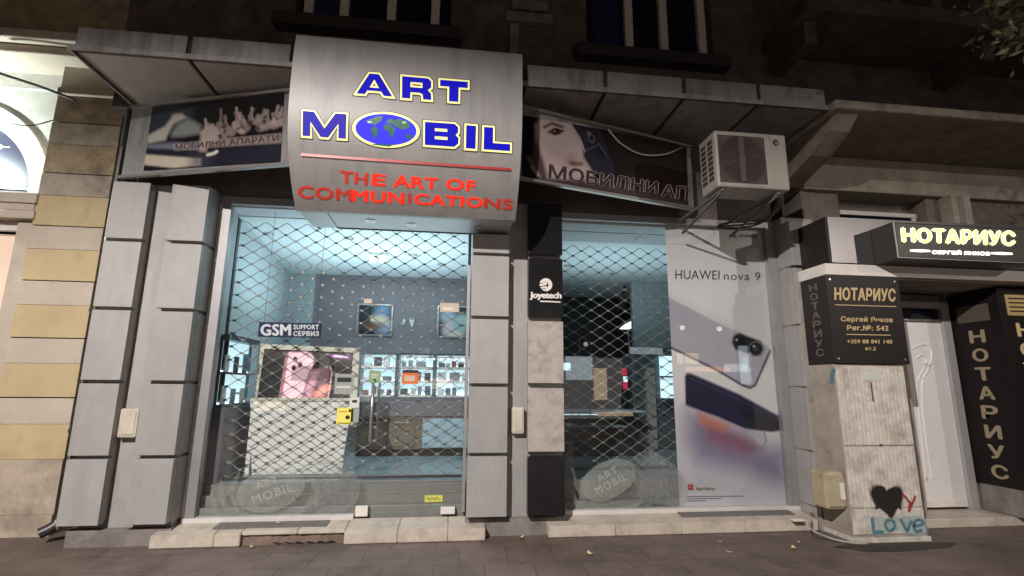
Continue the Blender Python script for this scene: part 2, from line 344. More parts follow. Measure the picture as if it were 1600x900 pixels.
def put_text(bm, s, fn, off=0.0, spacing=1.0, fit=None, res=3, shear=0, cuts=0):
    """fn maps (u,v) in 0..1 of the fitted box to a 3-D point; heavier weights are built up from shifted strokes"""
    vs, fs = text_geo(s, 0, spacing, res); ref = fit or vs
    up = (fn(0, 1)-fn(0, 0)); rt = (fn(1, 0)-fn(0, 0)); n = rt.cross(up).normalized()
    sh = [(0, 0)] if off <= 0 else [(-off, 0), (off, 0), (0, 0), (0, off*.7), (0, -off*.7)] if off > .02 else [(-off, 0), (off, 0)]
    for k, (du, dv) in enumerate(sh):
        emit_geo(bm, vs, fs, (lambda u, v, k=k: fn(u, v)+n*(.0004*k)), ref, cuts, shear, du, dv)
def poly_geo(outer, holes, d):
    """letter shape grown by d (mitred), holes shrunk, closed holes dropped"""
    def off(P, d):
        A = sum(P[i-1][0]*P[i][1]-P[i][0]*P[i-1][1] for i in range(len(P)))
        if A < 0: P = P[::-1]
        out = []; n = len(P)
        for i in range(n):
            p0, p1, p2 = Vector(P[i-1]), Vector(P[i]), Vector(P[(i+1) % n]); a, b = (p1-p0).normalized(), (p2-p1).normalized()
            na, nb = Vector((a.y, -a.x)), Vector((b.y, -b.x)); m = na+nb; m = m/max(.35, m.dot(na)) if m.length > 1e-6 else na
            out.append(p1+m*d)
        return out
    cu = bpy.data.curves.new('p', 'CURVE'); cu.dimensions = '2D'; cu.fill_mode = 'BOTH'
    loops = [off(outer, d)]
    for h in holes:
        m = min(max(p[0] for p in h)-min(p[0] for p in h), max(p[1] for p in h)-min(p[1] for p in h))/2*(.66 if len(h) == 3 else 1)
        if m > d+.5: loops.append(off(h, -d))
    for L in loops:
        sp_ = cu.splines.new('POLY'); sp_.points.add(len(L)-1)
        for p, q in zip(sp_.points, L): p.co = (q[0], q[1], 0, 1)
        sp_.use_cyclic_u = True
    ob = bpy.data.objects.new('p', cu); COL.objects.link(ob); dg = bpy.context.evaluated_depsgraph_get(); dg.update()
    me = bpy.data.meshes.new_from_object(ob.evaluated_get(dg)); vs = [(v.co.x, v.co.y) for v in me.vertices]; fs = [tuple(p.vertices) for p in me.polygons]
    bpy.data.objects.remove(ob); bpy.data.curves.remove(cu); bpy.data.meshes.remove(me)
    return vs, fs
def quad_fn(tl, tr, br, bl):     # bilinear over four 3-D corners
    tl, tr, br, bl = map(Vector, (tl, tr, br, bl))
    return lambda u, v: (bl*(1-u)+br*u)*(1-v)+(tl*(1-u)+tr*u)*v
def lift(p, n, d): return Vector(p)+Vector(n)*d

# pictures printed on flat boards: colour attribute on a fine grid
def sdf_poly(X, Y, pts):
    d = np.full(X.shape, 1e9); s = np.ones(X.shape); n = len(pts)
    for i in range(n):
        ax, ay = pts[i]; bx, by = pts[(i-1) % n]
        ex, ey = bx-ax, by-ay; wx, wy = X-ax, Y-ay
        t = np.clip((wx*ex+wy*ey)/(ex*ex+ey*ey+1e-9), 0, 1)
        d = np.minimum(d, (wx-ex*t)**2+(wy-ey*t)**2)
        c1 = Y >= ay; c2 = Y < by; c3 = ex*wy > ey*wx
        flip = (c1 & c2 & c3) | (~c1 & ~c2 & ~c3); s = np.where(flip, -s, s)
    return s*np.sqrt(d)
def sdf_line(X, Y, pts):
    d = np.full(X.shape, 1e9)
    for (ax, ay), (bx, by) in zip(pts, pts[1:]):
        ex, ey = bx-ax, by-ay; t = np.clip(((X-ax)*ex+(Y-ay)*ey)/(ex*ex+ey*ey+1e-9), 0, 1)
        d = np.minimum(d, np.hypot(X-ax-ex*t, Y-ay-ey*t))
    return d
def paint(X, Y, base, layers):
    C = np.zeros(X.shape+(3,)); C[:] = srgb(*base)
    for L in layers:
        k = L[0]
        if k == 'poly': d = sdf_poly(X, Y, L[1]); col, soft, al = L[2], L[3], L[4] if len(L) > 4 else 1
        elif k == 'line': d = sdf_line(X, Y, L[1])-L[2]; col, soft, al = L[3], L[4], L[5] if len(L) > 5 else 1
        elif k == 'ell':
            (cx, cyy, rx, ry, ang) = L[1]; a = rad(ang); u = (X-cx)*math.cos(a)+(Y-cyy)*math.sin(a); v = -(X-cx)*math.sin(a)+(Y-cyy)*math.cos(a)
            d = (np.sqrt((u/rx)**2+(v/ry)**2)-1)*min(rx, ry); col, soft, al = L[2], L[3], L[4] if len(L) > 4 else 1
        a = np.clip(.5-d/(2*max(soft, .01)), 0, 1)*al
        C = C*(1-a[..., None])+np.array(srgb(*col))*a[..., None]
    return C
def art(name, m, parent, corners, proj3, base, layers, nu, nv, grain=.04):
    """corners: picture-space TL,TR,BR,BL; proj3(px,py) -> point on the board"""
    u = np.linspace(0, 1, nu); v = np.linspace(0, 1, nv); Ug, Vg = np.meshgrid(u, v)
    tl, tr, br, bl = [np.array(c, float) for c in corners]
    P = ((tl*(1-Ug[..., None])+tr*Ug[..., None])*(1-Vg[..., None])+(bl*(1-Ug[..., None])+br*Ug[..., None])*Vg[..., None])
    C = paint(P[..., 0], P[..., 1], base, layers); C = np.clip(C*(1+grain*rng.standard_normal(C.shape[:2])[..., None]), 0, 1)
    vs = [proj3(P[j, i, 0], P[j, i, 1]) for j in range(nv) for i in range(nu)]
    fs = [(j*nu+i, j*nu+i+1, (j+1)*nu+i+1, (j+1)*nu+i) for j in range(nv-1) for i in range(nu-1)]
    me = bpy.data.meshes.new(name); me.from_pydata([tuple(p) for p in vs], [], fs)
    at_ = me.color_attributes.new('Col', 'FLOAT_COLOR', 'POINT')
    at_.data.foreach_set('color', np.concatenate([C.reshape(-1, 3), np.ones((nu*nv, 1))], 1).astype(np.float32).ravel())
    me.materials.append(m); o = bpy.data.objects.new(name, me); COL.objects.link(o)
    if parent: o.parent = parent; o.matrix_parent_inverse = Matrix.Translation(parent.location).inverted()
    return o
NY = Vector((0, -1, 0))

# ================================================================== SETTING
bm = bmesh.new(); v = [bm.verts.new(p) for p in ((-40, -40, 0), (40, -40, 0), (40, 7, 0), (-40, 7, 0))]; bm.faces.new(v)
struct(link('pavement', bm, MT['pave']))
YG = 5.62                                   # plane of the shop glass
GL = (-2.55, .20, .125, 3.50); GR = (1.21, 3.96, .125, 3.50)

shop = thing('shop_building', 'dark brown plastered building with a grey panel-clad shop front on its ground floor', 'building', (0, 6, 0))
# upper storeys and the strip above the windows
def wall_with_holes(name, m, x0, x1, z0, z1, y0, y1, holes, parent):
    xs = sorted({x0, x1, *[h[0] for h in holes], *[h[1] for h in holes]}); bm = bmesh.new()
    for a, b in zip(xs, xs[1:]):
        zs = [z0]+[z for h in sorted(holes, key=lambda h: h[2]) if h[0] <= a and h[1] >= b for z in (h[2], h[3])]+[z1]
        for c, d in zip(zs[::2], zs[1::2]): box(bm, a, b, y0, y1, c, d)
    return link(name, bm, m, parent)
UW = ((-2.02, -.14, 5.80, 7.9), (1.62, 3.36, 5.74, 7.9))
wall_with_holes('wall', MT['plaster'], -3.86, 9, 4.52, 9.5, 5.6, 6.0, UW, shop)
mesh('wall', MT['lintel'], shop, (-3.5, 4.0, 5.64, 5.95, 3.53, 4.516))
mesh('wall', MT['clad_wall'], shop, (-3.42, -2.60, 5.45, 6.0, .0, 3.56))
mesh('wall', MT['clad_wall'], shop, (.215, 1.185, 5.45, 6.0, .0, 3.56))
mesh('wall', MT['clad_wall'], shop, (3.985, 4.4, 5.45, 6.0, .0, 3.56))
for b in ((-3.46, -2.56, 5.38, 5.448, 0, .15), (.19, 1.20, 5.40, 5.448, 0, .17), (3.99, 4.2, 5.38, 5.448, 0, .15)): mesh('plinth', MT['plinth'], shop, b)
# relief stones and cornice bands on the dark plaster
mesh('cornice', MT['plaster'], shop, (-3.86, 9, 5.50, 5.597, 5.05, 5.13), bev=.01)
mesh('relief', MT['conc_dark'], shop, (.55, 1.15, 5.50, 5.597, 6.02, 6.16), (.62, 1.08, 5.46, 5.499, 6.165, 6.3), (.60, .72, 5.5, 5.597, 5.45, 5.98), bev=.01)
for wi, (x0, x1, z0, z1) in enumerate(UW):
    wn = mesh('upper_window', MT['alu_white'], shop, *[(x-.055, x+.055, 5.70, 5.78, z0, z1) for x in (((-1.9, -1.47, -.89, -.34), (2.24, 2.73, 3.28))[wi])], bev=.008)
    mesh('pane', MT['dark_glass'], wn, (x0-.02, x1+.02, 5.79, 5.82, z0, z1))
    mesh('sill', MT['dark_joint'], wn, (x0-.18, x1+.14, 5.42, 5.70, z0-.16, z0-.002), bev=.01)
    mesh('curtain', MT['navy'], wn, (x0+.14, x0+.5, 5.80, 5.785, z0, z1))
balc = mesh('balcony', MT['plaster'], shop, (4.05, 9, 4.7, 5.597, 5.9, 6.1), bev=.01)
mesh('balcony_railing', MT['plaster'], balc, *[(x, x+.14, 4.72, 4.78, 6.102, 7) for x in np.arange(4.1, 8.5, .55)])
for b in ((4.14, 4.3, 4.9, 5.597, 5.6, 5.897), (6.6, 6.76, 4.9, 5.597, 5.6, 5.897)): mesh('balcony_bracket', MT['plaster'], balc, b, bev=.01)

# panel-clad pilasters
JZ = (.205, .80, 1.495, 2.205, 2.905, 3.525)
def pilaster(x0, x1, yb, mats, zs=JZ, gap=.034, y0=5.30, ret=None):
    p = mesh('pilaster', MT['clad_wall'], shop, (x0+.018, x1-.018, y0+.085, 5.449, zs[0]+.02, zs[-1]))
    for k, (a, b) in enumerate(zip(zs, zs[1:])):
        bm = bmesh.new(); box(bm, x0, x1, y0, y0+.083, a+(0 if k == 0 else gap*.5), b-gap*.5 if k < len(zs)-2 else b, bev=.004)
        c = link('cladding_panel', bm, MT[mats[k]], p)
        if mats[k] == 'clad_dirty': c['label'] = 'dirty scratched beige cladding panel'
        if mats[k] == 'clad_black': c['label'] = 'glossy black cladding panel'
        if ret:
            bm = bmesh.new(); box(bm, ret[0], ret[1], y0+.084, ret[2], a+(0 if k == 0 else gap*.5), b-gap*.5 if k < len(zs)-2 else b, bev=.003); link('return_panel', bm, MT['clad'], p)
    return p
G5 = ['clad']*5
pilaster(-3.505, -3.155, 5.45, G5)
pilaster(-2.94, -2.578, 5.45, G5, ret=(-2.60, -2.578, 5.60))
pilaster(.196, .600, 5.45, G5, zs=(.205, .80, 1.495, 2.205, 2.905, 3.135))
pilaster(.812, 1.198, 5.45, ['clad_black', 'clad_dirty', 'clad_dirty', 'clad_black', 'clad_black'], gap=.05)
pilaster(3.975, 4.40, 5.45, G5, ret=(3.975, 4.0, 5.60), zs=(.235, .80, 1.495, 2.205, 2.905, 3.47))

# canopy over the shop front
can = mesh('canopy', MT['dark_joint'], shop, (-3.54, 3.99, 4.58, 5.597, 4.535, 4.70))
cx = [-3.56, -2.56, -1.62, -.78, .10, .66, 1.51, 2.37, 3.22, 4.02]
for a, b in zip(cx, cx[1:]):
    g = .022
    mesh('fascia_panel', MT['fascia'], can, (a+g, b-g, 4.552, 4.578, 4.535, 4.735), bev=.006)
    mesh('soffit_panel', MT['soffit'] if a < -1 else MT['fascia'], can, (a+g, b-g, 4.60, 5.597, 4.50, 4.533), bev=.006)
mesh('lip', MT['fascia'], can, (-3.56, 4.02, 4.535, 4.551, 4.485, 4.54), (-3.585, -3.562, 4.535, 5.59, 4.485, 4.545), bev=.004)

# shop windows and door
lw = mesh('shop_window', MT['alu'], shop, (-2.552, -2.46, 5.58, 5.66, .19, 3.439), (-2.577, .192, 5.575, 5.66, 3.44, 3.525), (.157, .192, 5.575, 5.66, .19, 3.438), bev=.004)
mesh('edge_trim', MT['alu_white'], lw, (-2.577, -2.554, 5.57, 5.66, .19, 3.439), bev=.003); mesh('sill', MT['alu_white'], lw, (-2.577, -.935, 5.56, 5.66, .125, .188), bev=.004)
mesh('pane', MT['glass'], lw, (-2.46, -.945, 5.612, 5.622, .19, 3.438))
mesh('pane', MT['glass'], lw, (-.93, .156, 5.612, 5.622, 3.04, 3.438))
dr = mesh('glass_door', MT['glass'], shop, (-.93, .150, 5.612, 5.622, .19, 3.03))
bm = bmesh.new(); hx = at(581, 640, 5.55).x
tube(bm, [(hx, 5.545, at(583, 598, 5.55).z), (hx, 5.545, at(578, 690, 5.55).z)], .016, 10)
tube(bm, [(hx+.045, 5.70, at(583, 598, 5.55).z), (hx+.045, 5.70, at(578, 690, 5.55).z)], .014, 10)
for zz in (1.0, 1.55): tube(bm, [(hx, 5.545, zz), (hx, 5.612, zz)], .009, 8)
link('handle', bm, MT['rail'], dr, True)
mesh('lock', MT['white_paint'], dr, (-.925, -.80, 5.595, 5.64, .165, .265), bev=.004)
mesh('hinge', MT['white_paint'], dr, (-.06, .09, 5.595, 5.64, .17, .24), bev=.004)
rw = mesh('shop_window', MT['alu'], shop, (1.20, 1.236, 5.575, 5.66, .19, 3.50), (1.20, 3.972, 5.575, 5.66, 3.455, 3.535), (3.86, 3.972, 5.575, 5.66, .19, 3.453), bev=.004)
mesh('sill', MT['alu_white'], rw, (1.20, 3.972, 5.56, 5.66, .125, .188), bev=.004)
mesh('pane', MT['glass'], rw, (1.237, 2.555, 5.612, 5.622, .19, 3.453))
mesh('pane', MT['glass'], rw, (2.562, 3.859, 5.612, 5.622, .19, 3.453))

# ------------------------------------------------------------------ shop interior
CZ = 3.42
struct(mesh('shop_floor', MT['shop_floor'], None, (-3.2, 4.3, 5.90, 11.2, .30, .46)))
struct(mesh('shop_ceiling', MT['ceiling'], None, (-3.2, 4.3, 5.96, 11.2, CZ, CZ+.1)))
mesh('wall', MT['ceiling'], shop, (-2.56, .19, 5.662, 5.958, 3.43, 3.52), (1.21, 3.96, 5.662, 5.958, 3.43, 3.52))
bm = bmesh.new(); prism(bm, [(-2.50, 5.67, .0), (-2.88, 9.1, .0), (-3.0, 9.1, .0), (-3.0, 5.97, .0), (-2.6, 5.97, 0), (-2.6, 5.67, 0)], (0, 0, 1), CZ-.001); link('interior_wall', bm, MT['teal_wall'], shop)
mesh('interior_wall', MT['teal_wall'], shop, (-3.1, -2.45, 9.1, 9.2, .461, CZ-.002))
mesh('interior_wall', MT['dark_wall'], shop, (-2.448, .70, 9.1, 9.2, .461, CZ-.002))
mesh('interior_wall', MT['dark_wall'], shop, (.702, .80, 6.0, 9.2, .461, CZ-.002))
mesh('interior_wall', MT['black_wall'], shop, (.802, 4.3, 10.6, 10.7, .461, CZ-.002))
mesh('interior_wall', MT['teal_wall'], shop, (4.20, 4.3, 5.97, 10.59, .461, CZ-.002))
mesh('interior_wall', MT['teal_wall'], shop, (3.30, 4.19, 8.8, 8.9, 2.2, CZ-.002))
st_ = mesh('inner_step', MT['riser'], shop, (-2.49, .2, 5.82, 5.898, .12, .455), (-2.49, .2, 5.75, 5.818, .10, .355), (-2.49, .2, 5.664, 5.748, .02, .255), bev=.006)
mesh('inner_step', MT['riser'], shop, (1.21, 3.9, 5.80, 5.898, .0, .455), (1.21, 3.9, 5.664, 5.798, .02, .26), bev=.006)
mesh('step_edge', MT['rail'], st_, (-2.4, .19, 5.812, 5.83, .456, .466), (-2.4, .19, 5.742, 5.76, .356, .366))

# ------------------------------------------------------------------ rolling grilles
def grille(x0, x1, y, z0, z1, pitch, row, label):
    g = thing('rolling_grille', label, 'security grille', ((x0+x1)/2, y, z0), 'rolling wire grilles behind the shop glass')
    bm = bmesh.new(); nb = bm; nrow = int((z1-z0)/(row/2)); ncell = int((x1-x0)/pitch)
    px = (x1-x0)/ncell
    for r in range(0, nrow):
        zc = z0+row/2*(r+.5); pts = []; ph = r % 2; n = ncell*2
        for i in range(n+1):
            x = x0+i*px/2; up = ((i+ph) % 2 == 0)
            pts.append((x, zc+(row/4 if up else -row/4)))
        path = []
        for (xa, za), (xb, zb) in zip(pts, pts[1:]):
            for t in (0, .18, .36, .64, .82):
                s = 3*t*t-2*t**3; s = .55*s+.45*t
                path.append((xa+(xb-xa)*t, y+.004*math.sin((xa+t)*9), za+(zb-za)*s))
        path.append((pts[-1][0], y, pts[-1][1]))
        # curled wire ends
        path = [(x0-.05, y, path[0][2]-.012), (x0-.03, y, path[0][2]+.008)]+path+[(x1+.03, y, path[-1][2]+.008), (x1+.05, y, path[-1][2]-.012)]
        tube(bm, path, .0043, 5)
        for i, (x, z) in enumerate(pts):
            if z > zc and r < nrow-1: box(nb, x-.017, x+.017, y-.012, y+.012, z-.012, z+.012, bev=.004)
    link('wire_mesh', bm, MT['wire'], g)
    mesh('bottom_bar', MT['dark_metal'], g, (x0-.05, x1+.05, y-.015, y+.015, z0-.03, z0+.0), bev=.003)
    mesh('guide_rail', MT['dark_metal'], g, (x0-.09, x0-.06, y-.03, y+.03, z0-.03, z1), bev=.003)
    mesh('guide_rail', MT['dark_metal'], g, (x1+.06, x1+.09, y-.03, y+.03, z0-.03, z1), bev=.003)
    return g
grille(-2.46, .11, 5.98, .50, 3.40, .227, .147, 'wire rolling grille behind the entrance glass of the left window')
grille(1.12, 3.95, 6.4, .50, 3.40, .227, .147, 'wire rolling grille behind the right window beside the poster')

# ================================================================== THINGS INSIDE THE SHOP
DY = 6.30
d = thing('service_desk', 'white service desk with a tapered front panel, behind the grille of the left window', 'desk', (-1.75, DY, .46))
bm = bmesh.new(); prism(bm, [at(391, 628, DY), at(550, 626, DY), at(536, 716, DY), (at(536, 716, DY).x, DY, .47), (at(393, 742, DY).x, DY, .47)], (0, 1, 0), .04); link('front_panel', bm, MT['white_lam'], d)
mesh('side_panel', MT['white_lam'], d, (at(391, 628, DY).x, at(391, 628, DY).x+.05, DY+.041, 6.9, .46, 1.26), bev=.004)
mesh('desktop', MT['cream_lam'], d, (-2.32, -1.12, DY-.01, 6.95, 1.285, 1.32), bev=.004)
# lit advert panel standing on the desk
TY = 6.55
t = thing('lit_advert_panel', 'backlit panel with two pink phones on black, standing on the white desk', 'advert panel', (-1.8, TY, 1.32))
bm = bmesh.new()
tl, tr, br, bl = [at(*p, TY) for p in ((404, 537), (562, 544), (557, 630), (397, 630))]
itl, itr, ibr, ibl = [at(*p, TY) for p in ((413, 545), (552, 551), (546, 625), (401, 625))]
for a, b, c, e in ((tl, tr, itr, itl), (tr, br, ibr, itr), (br, bl, ibl, ibr), (bl, tl, itl, ibl)): prism(bm, [a, b, c, e], (0, 1, 0), .05)
link('frame', bm, MT['cream_lam'], t)
TL = [('poly', [(405, 545), (552, 550), (550, 566), (405, 560)], (60, 45, 48), 4, .6),
      ('poly', [(447, 556), (452, 550), (478, 551), (487, 556), (489, 570), (474, 625), (436, 625)], (232, 188, 196), 1.5),
      ('poly', [(447, 556), (451, 552), (440, 625), (436, 625)], (150, 90, 100), 1),
      ('ell', (461, 561, 3.4, 4.2, 15), (35, 18, 26), .8), ('ell', (469, 570, 3.4, 4.2, 15), (35, 18, 26), .8), ('ell', (459, 575, 3.4, 4.2, 15), (40, 20, 28), .8),
      ('ell', (484, 560, 9, 6, 60), (238, 200, 210), 2), ('ell', (476, 552, 7, 3, 10), (225, 160, 190), 1.5),
      ('poly', [(484, 577), (513, 571), (519, 577), (512, 625), (470, 625)], (120, 82, 96), 1.5),
      ('poly', [(486, 580), (500, 578), (484, 625), (472, 625)], (214, 160, 170), 3, .8),
      ('ell', (503, 612, 13, 7, -40), (250, 160, 140), 4, .9),
      ('line', [(516, 573), (519, 582), (512, 625)], .9, (255, 205, 190), .7),
      ('line', [(519, 556), (546, 559)], 2.0, (190, 110, 190), 1.5), ('line', [(522, 556), (543, 558)], .9, (255, 235, 255), .8)]
art('picture', art_mat('lit_advert_print', .4, .62), t, ((413, 545), (552, 551), (546, 625), (401, 625)), lambda x, y: at(x, y, TY+.02), (26, 19, 24), TL, 110, 60)

# lit display shelves
def shelf_unit(label, x0, x1, y, z0, z1, bays, rows):
    s = thing('display_shelf', label, 'display shelf', ((x0+x1)/2, y, z0), 'lit display shelves inside the shop')
    mesh('back_panel', MT['led'], s, (x0, x1, y+.30, y+.32, z0, z1))
    xs = np.linspace(x0, x1, bays+1); zs = np.linspace(z0, z1, rows+1)
    mesh('upright', MT['shelf_metal'], s, *[(x-.028, x+.028, y, y+.298, z0, z1) for x in xs])
    for k, z in enumerate(zs):
        bm = bmesh.new()
        for a, b in zip(xs, xs[1:]): box(bm, a+.029, b-.029, y+.01, y+.298, z-.012, z+.012)
        h = link('shelf_board', bm, MT['shelf_metal'], s)
        if k < rows: mesh('light_strip', MT['led_hi'], h, *[(a+.05, b-.05, y+.25, y+.27, z+.013, z+.035) for a, b in zip(xs, xs[1:])])
    return xs, zs
PM = [mat('phone_box_'+n, c, .45, 0, .05) for n, c in (('white', (.62, .66, .66)), ('black', (.03, .03, .035)), ('grey', (.22, .25, .27)), ('blue', (.10, .16, .24)), ('red', (.3, .09, .09)))]
BS = 8.10
xs, zs = shelf_unit('brightly lit glass-fronted shelf wall of boxed phones above the brown counter', at(560, 585, BS).x, .33, BS, at(640, 619, BS).z, at(640, 553, BS).z, 3, 3)
for i in range(3):
    for j in range(3):
        x = xs[i]+.06
        while x < xs[i+1]-.12:
            w = random.uniform(.05, .17); h = random.uniform(.06, .18)
            if x+w > xs[i+1]-.04: break
            o = mesh('phone_box', random.choice(PM[:1]*7+PM[1:]), None, (x, x+w, BS+.05+random.uniform(0, .05), BS+.17, zs[j]+.013, zs[j]+.013+h), bev=.003)
            tag(o, 'small boxed phone on the lit shelf wall above the brown counter', 'phone box', 'boxed phones on the lit shelf wall'); x += w+random.uniform(.015, .06)
sp0 = bpy.data.objects['display_shelf']; bm = bmesh.new()
mesh('lamp_rail', MT['rail'], sp0, (xs[1]+.04, xs[3]-.04, BS-.03, BS-.012, zs[3]-.06, zs[3]-.045))
for k in range(9):
    bm = bmesh.new(); bmesh.ops.create_icosphere(bm, subdivisions=1, radius=.017); bmesh.ops.translate(bm, verts=bm.verts, vec=(xs[1]+.12+k*(xs[3]-xs[1]-.2)/8.6, BS-.025, zs[3]-.075)); link('spot_lamp', bm, MT['led_spot'], sp0, True)
for i in range(3):
    for j in (0, 1, 2):
        o = mesh('price_strip', MT['white_paint'], sp0, (xs[i]+.04, xs[i+1]-.04, BS-.006, BS+.008, zs[j]-.010, zs[j]+.022))
# shelf on the left wall of the room
sx = -2.43
lt = thing('wall_display_case', 'narrow lit glass case of phones on the left shop wall beside the advert panel', 'display case', (-2.6, 6.9, 1.2))
a0, a1 = atx(357, 545, sx).y, atx(404, 540, sx).y
mesh('back_panel', MT['led'], lt, (sx-.12, sx-.10, a0, a1, 1.25, 1.96))
mesh('case_top', MT['shelf_metal'], lt, (sx-.099, sx+.02, a0, a1, 1.961, 2.02))
mesh('upright', MT['shelf_metal'], lt, *[(sx-.099, sx-.07, y-.012, y+.012, 1.25, 1.96) for y in (a0+.02, a0+.16, a1-.02)])
for z in (1.25, 1.60):
    h = mesh('shelf_board', MT['shelf_metal'], lt, (sx-.098, sx, a0, a1, z-.012, z+.012))
    mesh('light_strip', MT['led_hi'], h, (sx-.095, sx-.08, a0+.03, a1-.03, z+.013, z+.03))
for k in range(6):
    y = a0+.07+(k % 3)*(a1-a0-.1)/3; z = (1.263, 1.613)[k//3]
    tag(mesh('phone_box', PM[(0, 2, 0, 0, 1, 3)[k]], None, (sx-.06, sx-.045, y, y+.11, z, z+random.uniform(.16, .24))), 'phone standing in the narrow lit case on the left shop wall', 'phone', 'phones in the left wall case')
mesh('base_cabinet', MT['counter'], lt, (sx-.12, sx+.04, a0, a1, .461, 1.235), bev=.004)
# counter below the shelf wall
c_ = thing('sales_counter', 'long dark topped brown sales counter below the lit shelf wall', 'counter', (-.5, 7.75, .46))
cl = at(556, 680, 7.75).x
mesh('worktop', MT['counter'], c_, (cl, .69, 7.72, 8.08, 1.03, 1.24), bev=.006)
mesh('cabinet_front', MT['wood'], c_, (cl, .69, 7.76, 8.08, .56, 1.028))
mesh('drawer', MT['wood'], c_, *[(cl+.03+k*.42, cl+.43+k*.42, 7.745, 7.759, .60, .98) for k in range(2)], bev=.004)
mesh('drawer_pull', MT['rail'], c_, *[(cl+.12+k*.42, cl+.34+k*.42, 7.73, 7.744, .93, .95) for k in range(2)])
mesh('kick_board', MT['black'], c_, (cl, .69, 7.80, 8.08, .461, .558))
p0 = at(661, 654, 7.74)
tag(mesh('notice_board', MT['pale_blue'], None, (p0.x, .62, 7.715, 7.735, .585, 1.0), bev=.003), 'pale blue board leaning on the front of the brown counter', 'board')
# framed photographs on the dark wall
def picture(tl, br, label, layers, base):
    Y = 9.06; a, b = at(*tl, Y), at(*br, Y); f = thing('framed_picture', label, 'picture', ((a.x+b.x)/2, Y, b.z), 'framed pictures on the dark shop wall')
    mesh('frame', MT['rail'], f, (a.x, b.x, Y, Y+.038, a.z-.025, a.z), (a.x, b.x, Y, Y+.038, b.z, b.z+.025), (a.x, a.x+.025, Y, Y+.038, b.z+.026, a.z-.026), (b.x-.025, b.x, Y, Y+.038, b.z+.026, a.z-.026))
    x0, y0, x1, y1 = tl[0]+2, tl[1]+2, br[0]-2, br[1]-2
    art('print', art_mat('framed_print', .3, .06), f, ((x0, y0), (x1, y0), (x1, y1), (x0, y1)), lambda x, y: at(x, y, Y+.02), base, layers, 40, 40)
picture((559, 474), (612, 525), 'square silver framed picture with a glowing pale shape, left one on the dark wall', [('ell', (597, 488, 11, 15, 20), (120, 150, 185), 6), ('ell', (600, 510, 13, 11, 0), (165, 175, 200), 6), ('ell', (594, 500, 13, 7, 10), (225, 205, 175), 4), ('ell', (584, 510, 14, 5, 0), (120, 85, 55), 4), ('ell', (582, 500, 2, 2, 0), (240, 235, 220), 1)], (30, 40, 44))
picture((684, 477), (737, 528), 'square silver framed picture with a pale pink and mint print, cut by the pillar', [('ell', (700, 495, 12, 10, 30), (165, 180, 200), 4), ('ell', (702, 514, 10, 14, 20), (215, 190, 200), 4), ('ell', (722, 505, 16, 14, 0), (165, 195, 190), 5), ('ell', (712, 522, 12, 6, 0), (225, 215, 205), 3)], (60, 68, 76))
bm = bmesh.new(); q = lambda x, y: at(x, y, 9.05)
prism(bm, [q(629, 500), q(632, 497), q(634, 503), q(631, 509), q(628, 506)], (0, 1, 0), .03); prism(bm, [q(638, 497), q(648, 495), q(646, 508), q(643, 512)], (0, 1, 0), .03)
tag(link('wing_reflection', bm, MT['plastic_white'], None), 'pair of small pale wing shapes between the framed pictures, standing in for a reflection', 'reflection')  # pale shapes put in for a reflection
# ceiling fittings
lp = thing('ceiling_fitting', 'white twin-headed shape under the shop ceiling behind the left window', 'ceiling fitting', atz(592, 396, CZ))  # white shape under the ceiling, modelled as a twin fitting
L0 = lp.location
mesh('base', MT['plastic_white'], lp, (L0.x-.14, L0.x+.14, L0.y-.05, L0.y+.05, CZ-.04, CZ-.002), bev=.004)
for s in (-.08, .07):
    bm = bmesh.new(); tube(bm, [(L0.x+s, L0.y, CZ-.041), (L0.x+s, L0.y-.04, CZ-.12)], [.03, .055], 12); link('lamp_head', bm, MT['led_hi'], lp, True)
def ceil_disc(px, py, z, r, label, grp, m='plastic_white', sy=1):
    c = atz(px, py, z); o = thing('recessed_spotlight', label, 'downlight', c, grp); bm = bmesh.new()
    ring(bm, (c.x, c.y, z-.006), r*.70, r, (1, 0, 0), (0, 1, 0)); link('bezel', bm, MT['rail'], o)
    bm = bmesh.new(); disc(bm, (c.x, c.y, z-.003), r*.7, (1, 0, 0), (0, 1, 0)); link('lens', bm, MT[m], o)
for px, py in ((645, 398), (690, 413), (545, 372), (420, 365)): ceil_disc(px, py, CZ, .07, 'flat recessed spotlight in the pale shop ceiling behind the left window', 'recessed ceiling spots behind the left window')
for px, py in ((1000, 372), (958, 428), (888, 415)): ceil_disc(px, py, CZ, .07, 'flat recessed spotlight in the pale shop ceiling behind the right window', 'recessed ceiling spots behind the right window')
# right room
RY = 10.55
fr = thing('dark_glass_display', 'tall dark glass cabinet with a lit screen inside, at the back of the right room', 'cabinet', at(912, 592, RY))
a, b = at(880, 527, RY), at(945, 592, RY)
mesh('glass_front', mat('smoked_glass', (.035, .045, .05), .4, 0, .3, 2, spec=.2), fr, (a.x, b.x, RY-.01, RY+.04, b.z, a.z))
mesh('frame', MT['shelf_metal'], fr, (a.x-.02, b.x+.02, RY-.03, RY-.011, b.z-.03, b.z), (at(905, 560, RY).x-.03, at(905, 560, RY).x+.03, RY-.03, RY-.011, b.z+.001, a.z), bev=.004)
sc = at(884, 572, RY-.04); mesh('screen', MT['led'], fr, (sc.x-.12, sc.x+.10, RY-.06, RY-.032, sc.z-.09, sc.z+.07))
gl = at(914, 538, RY-.04); bm = bmesh.new(); bmesh.ops.create_icosphere(bm, subdivisions=2, radius=.05); bmesh.ops.translate(bm, verts=bm.verts, vec=(gl.x, gl.y-.06, gl.z)); link('lamp', bm, MT['warm_lit'], fr, True)
vc = thing('glass_showcase', 'low glass showcase counter with dim shelves in the right room', 'showcase', (2.3, 7.6, .46))
a, b = at(872, 634, 7.6), at(1012, 690, 7.6)
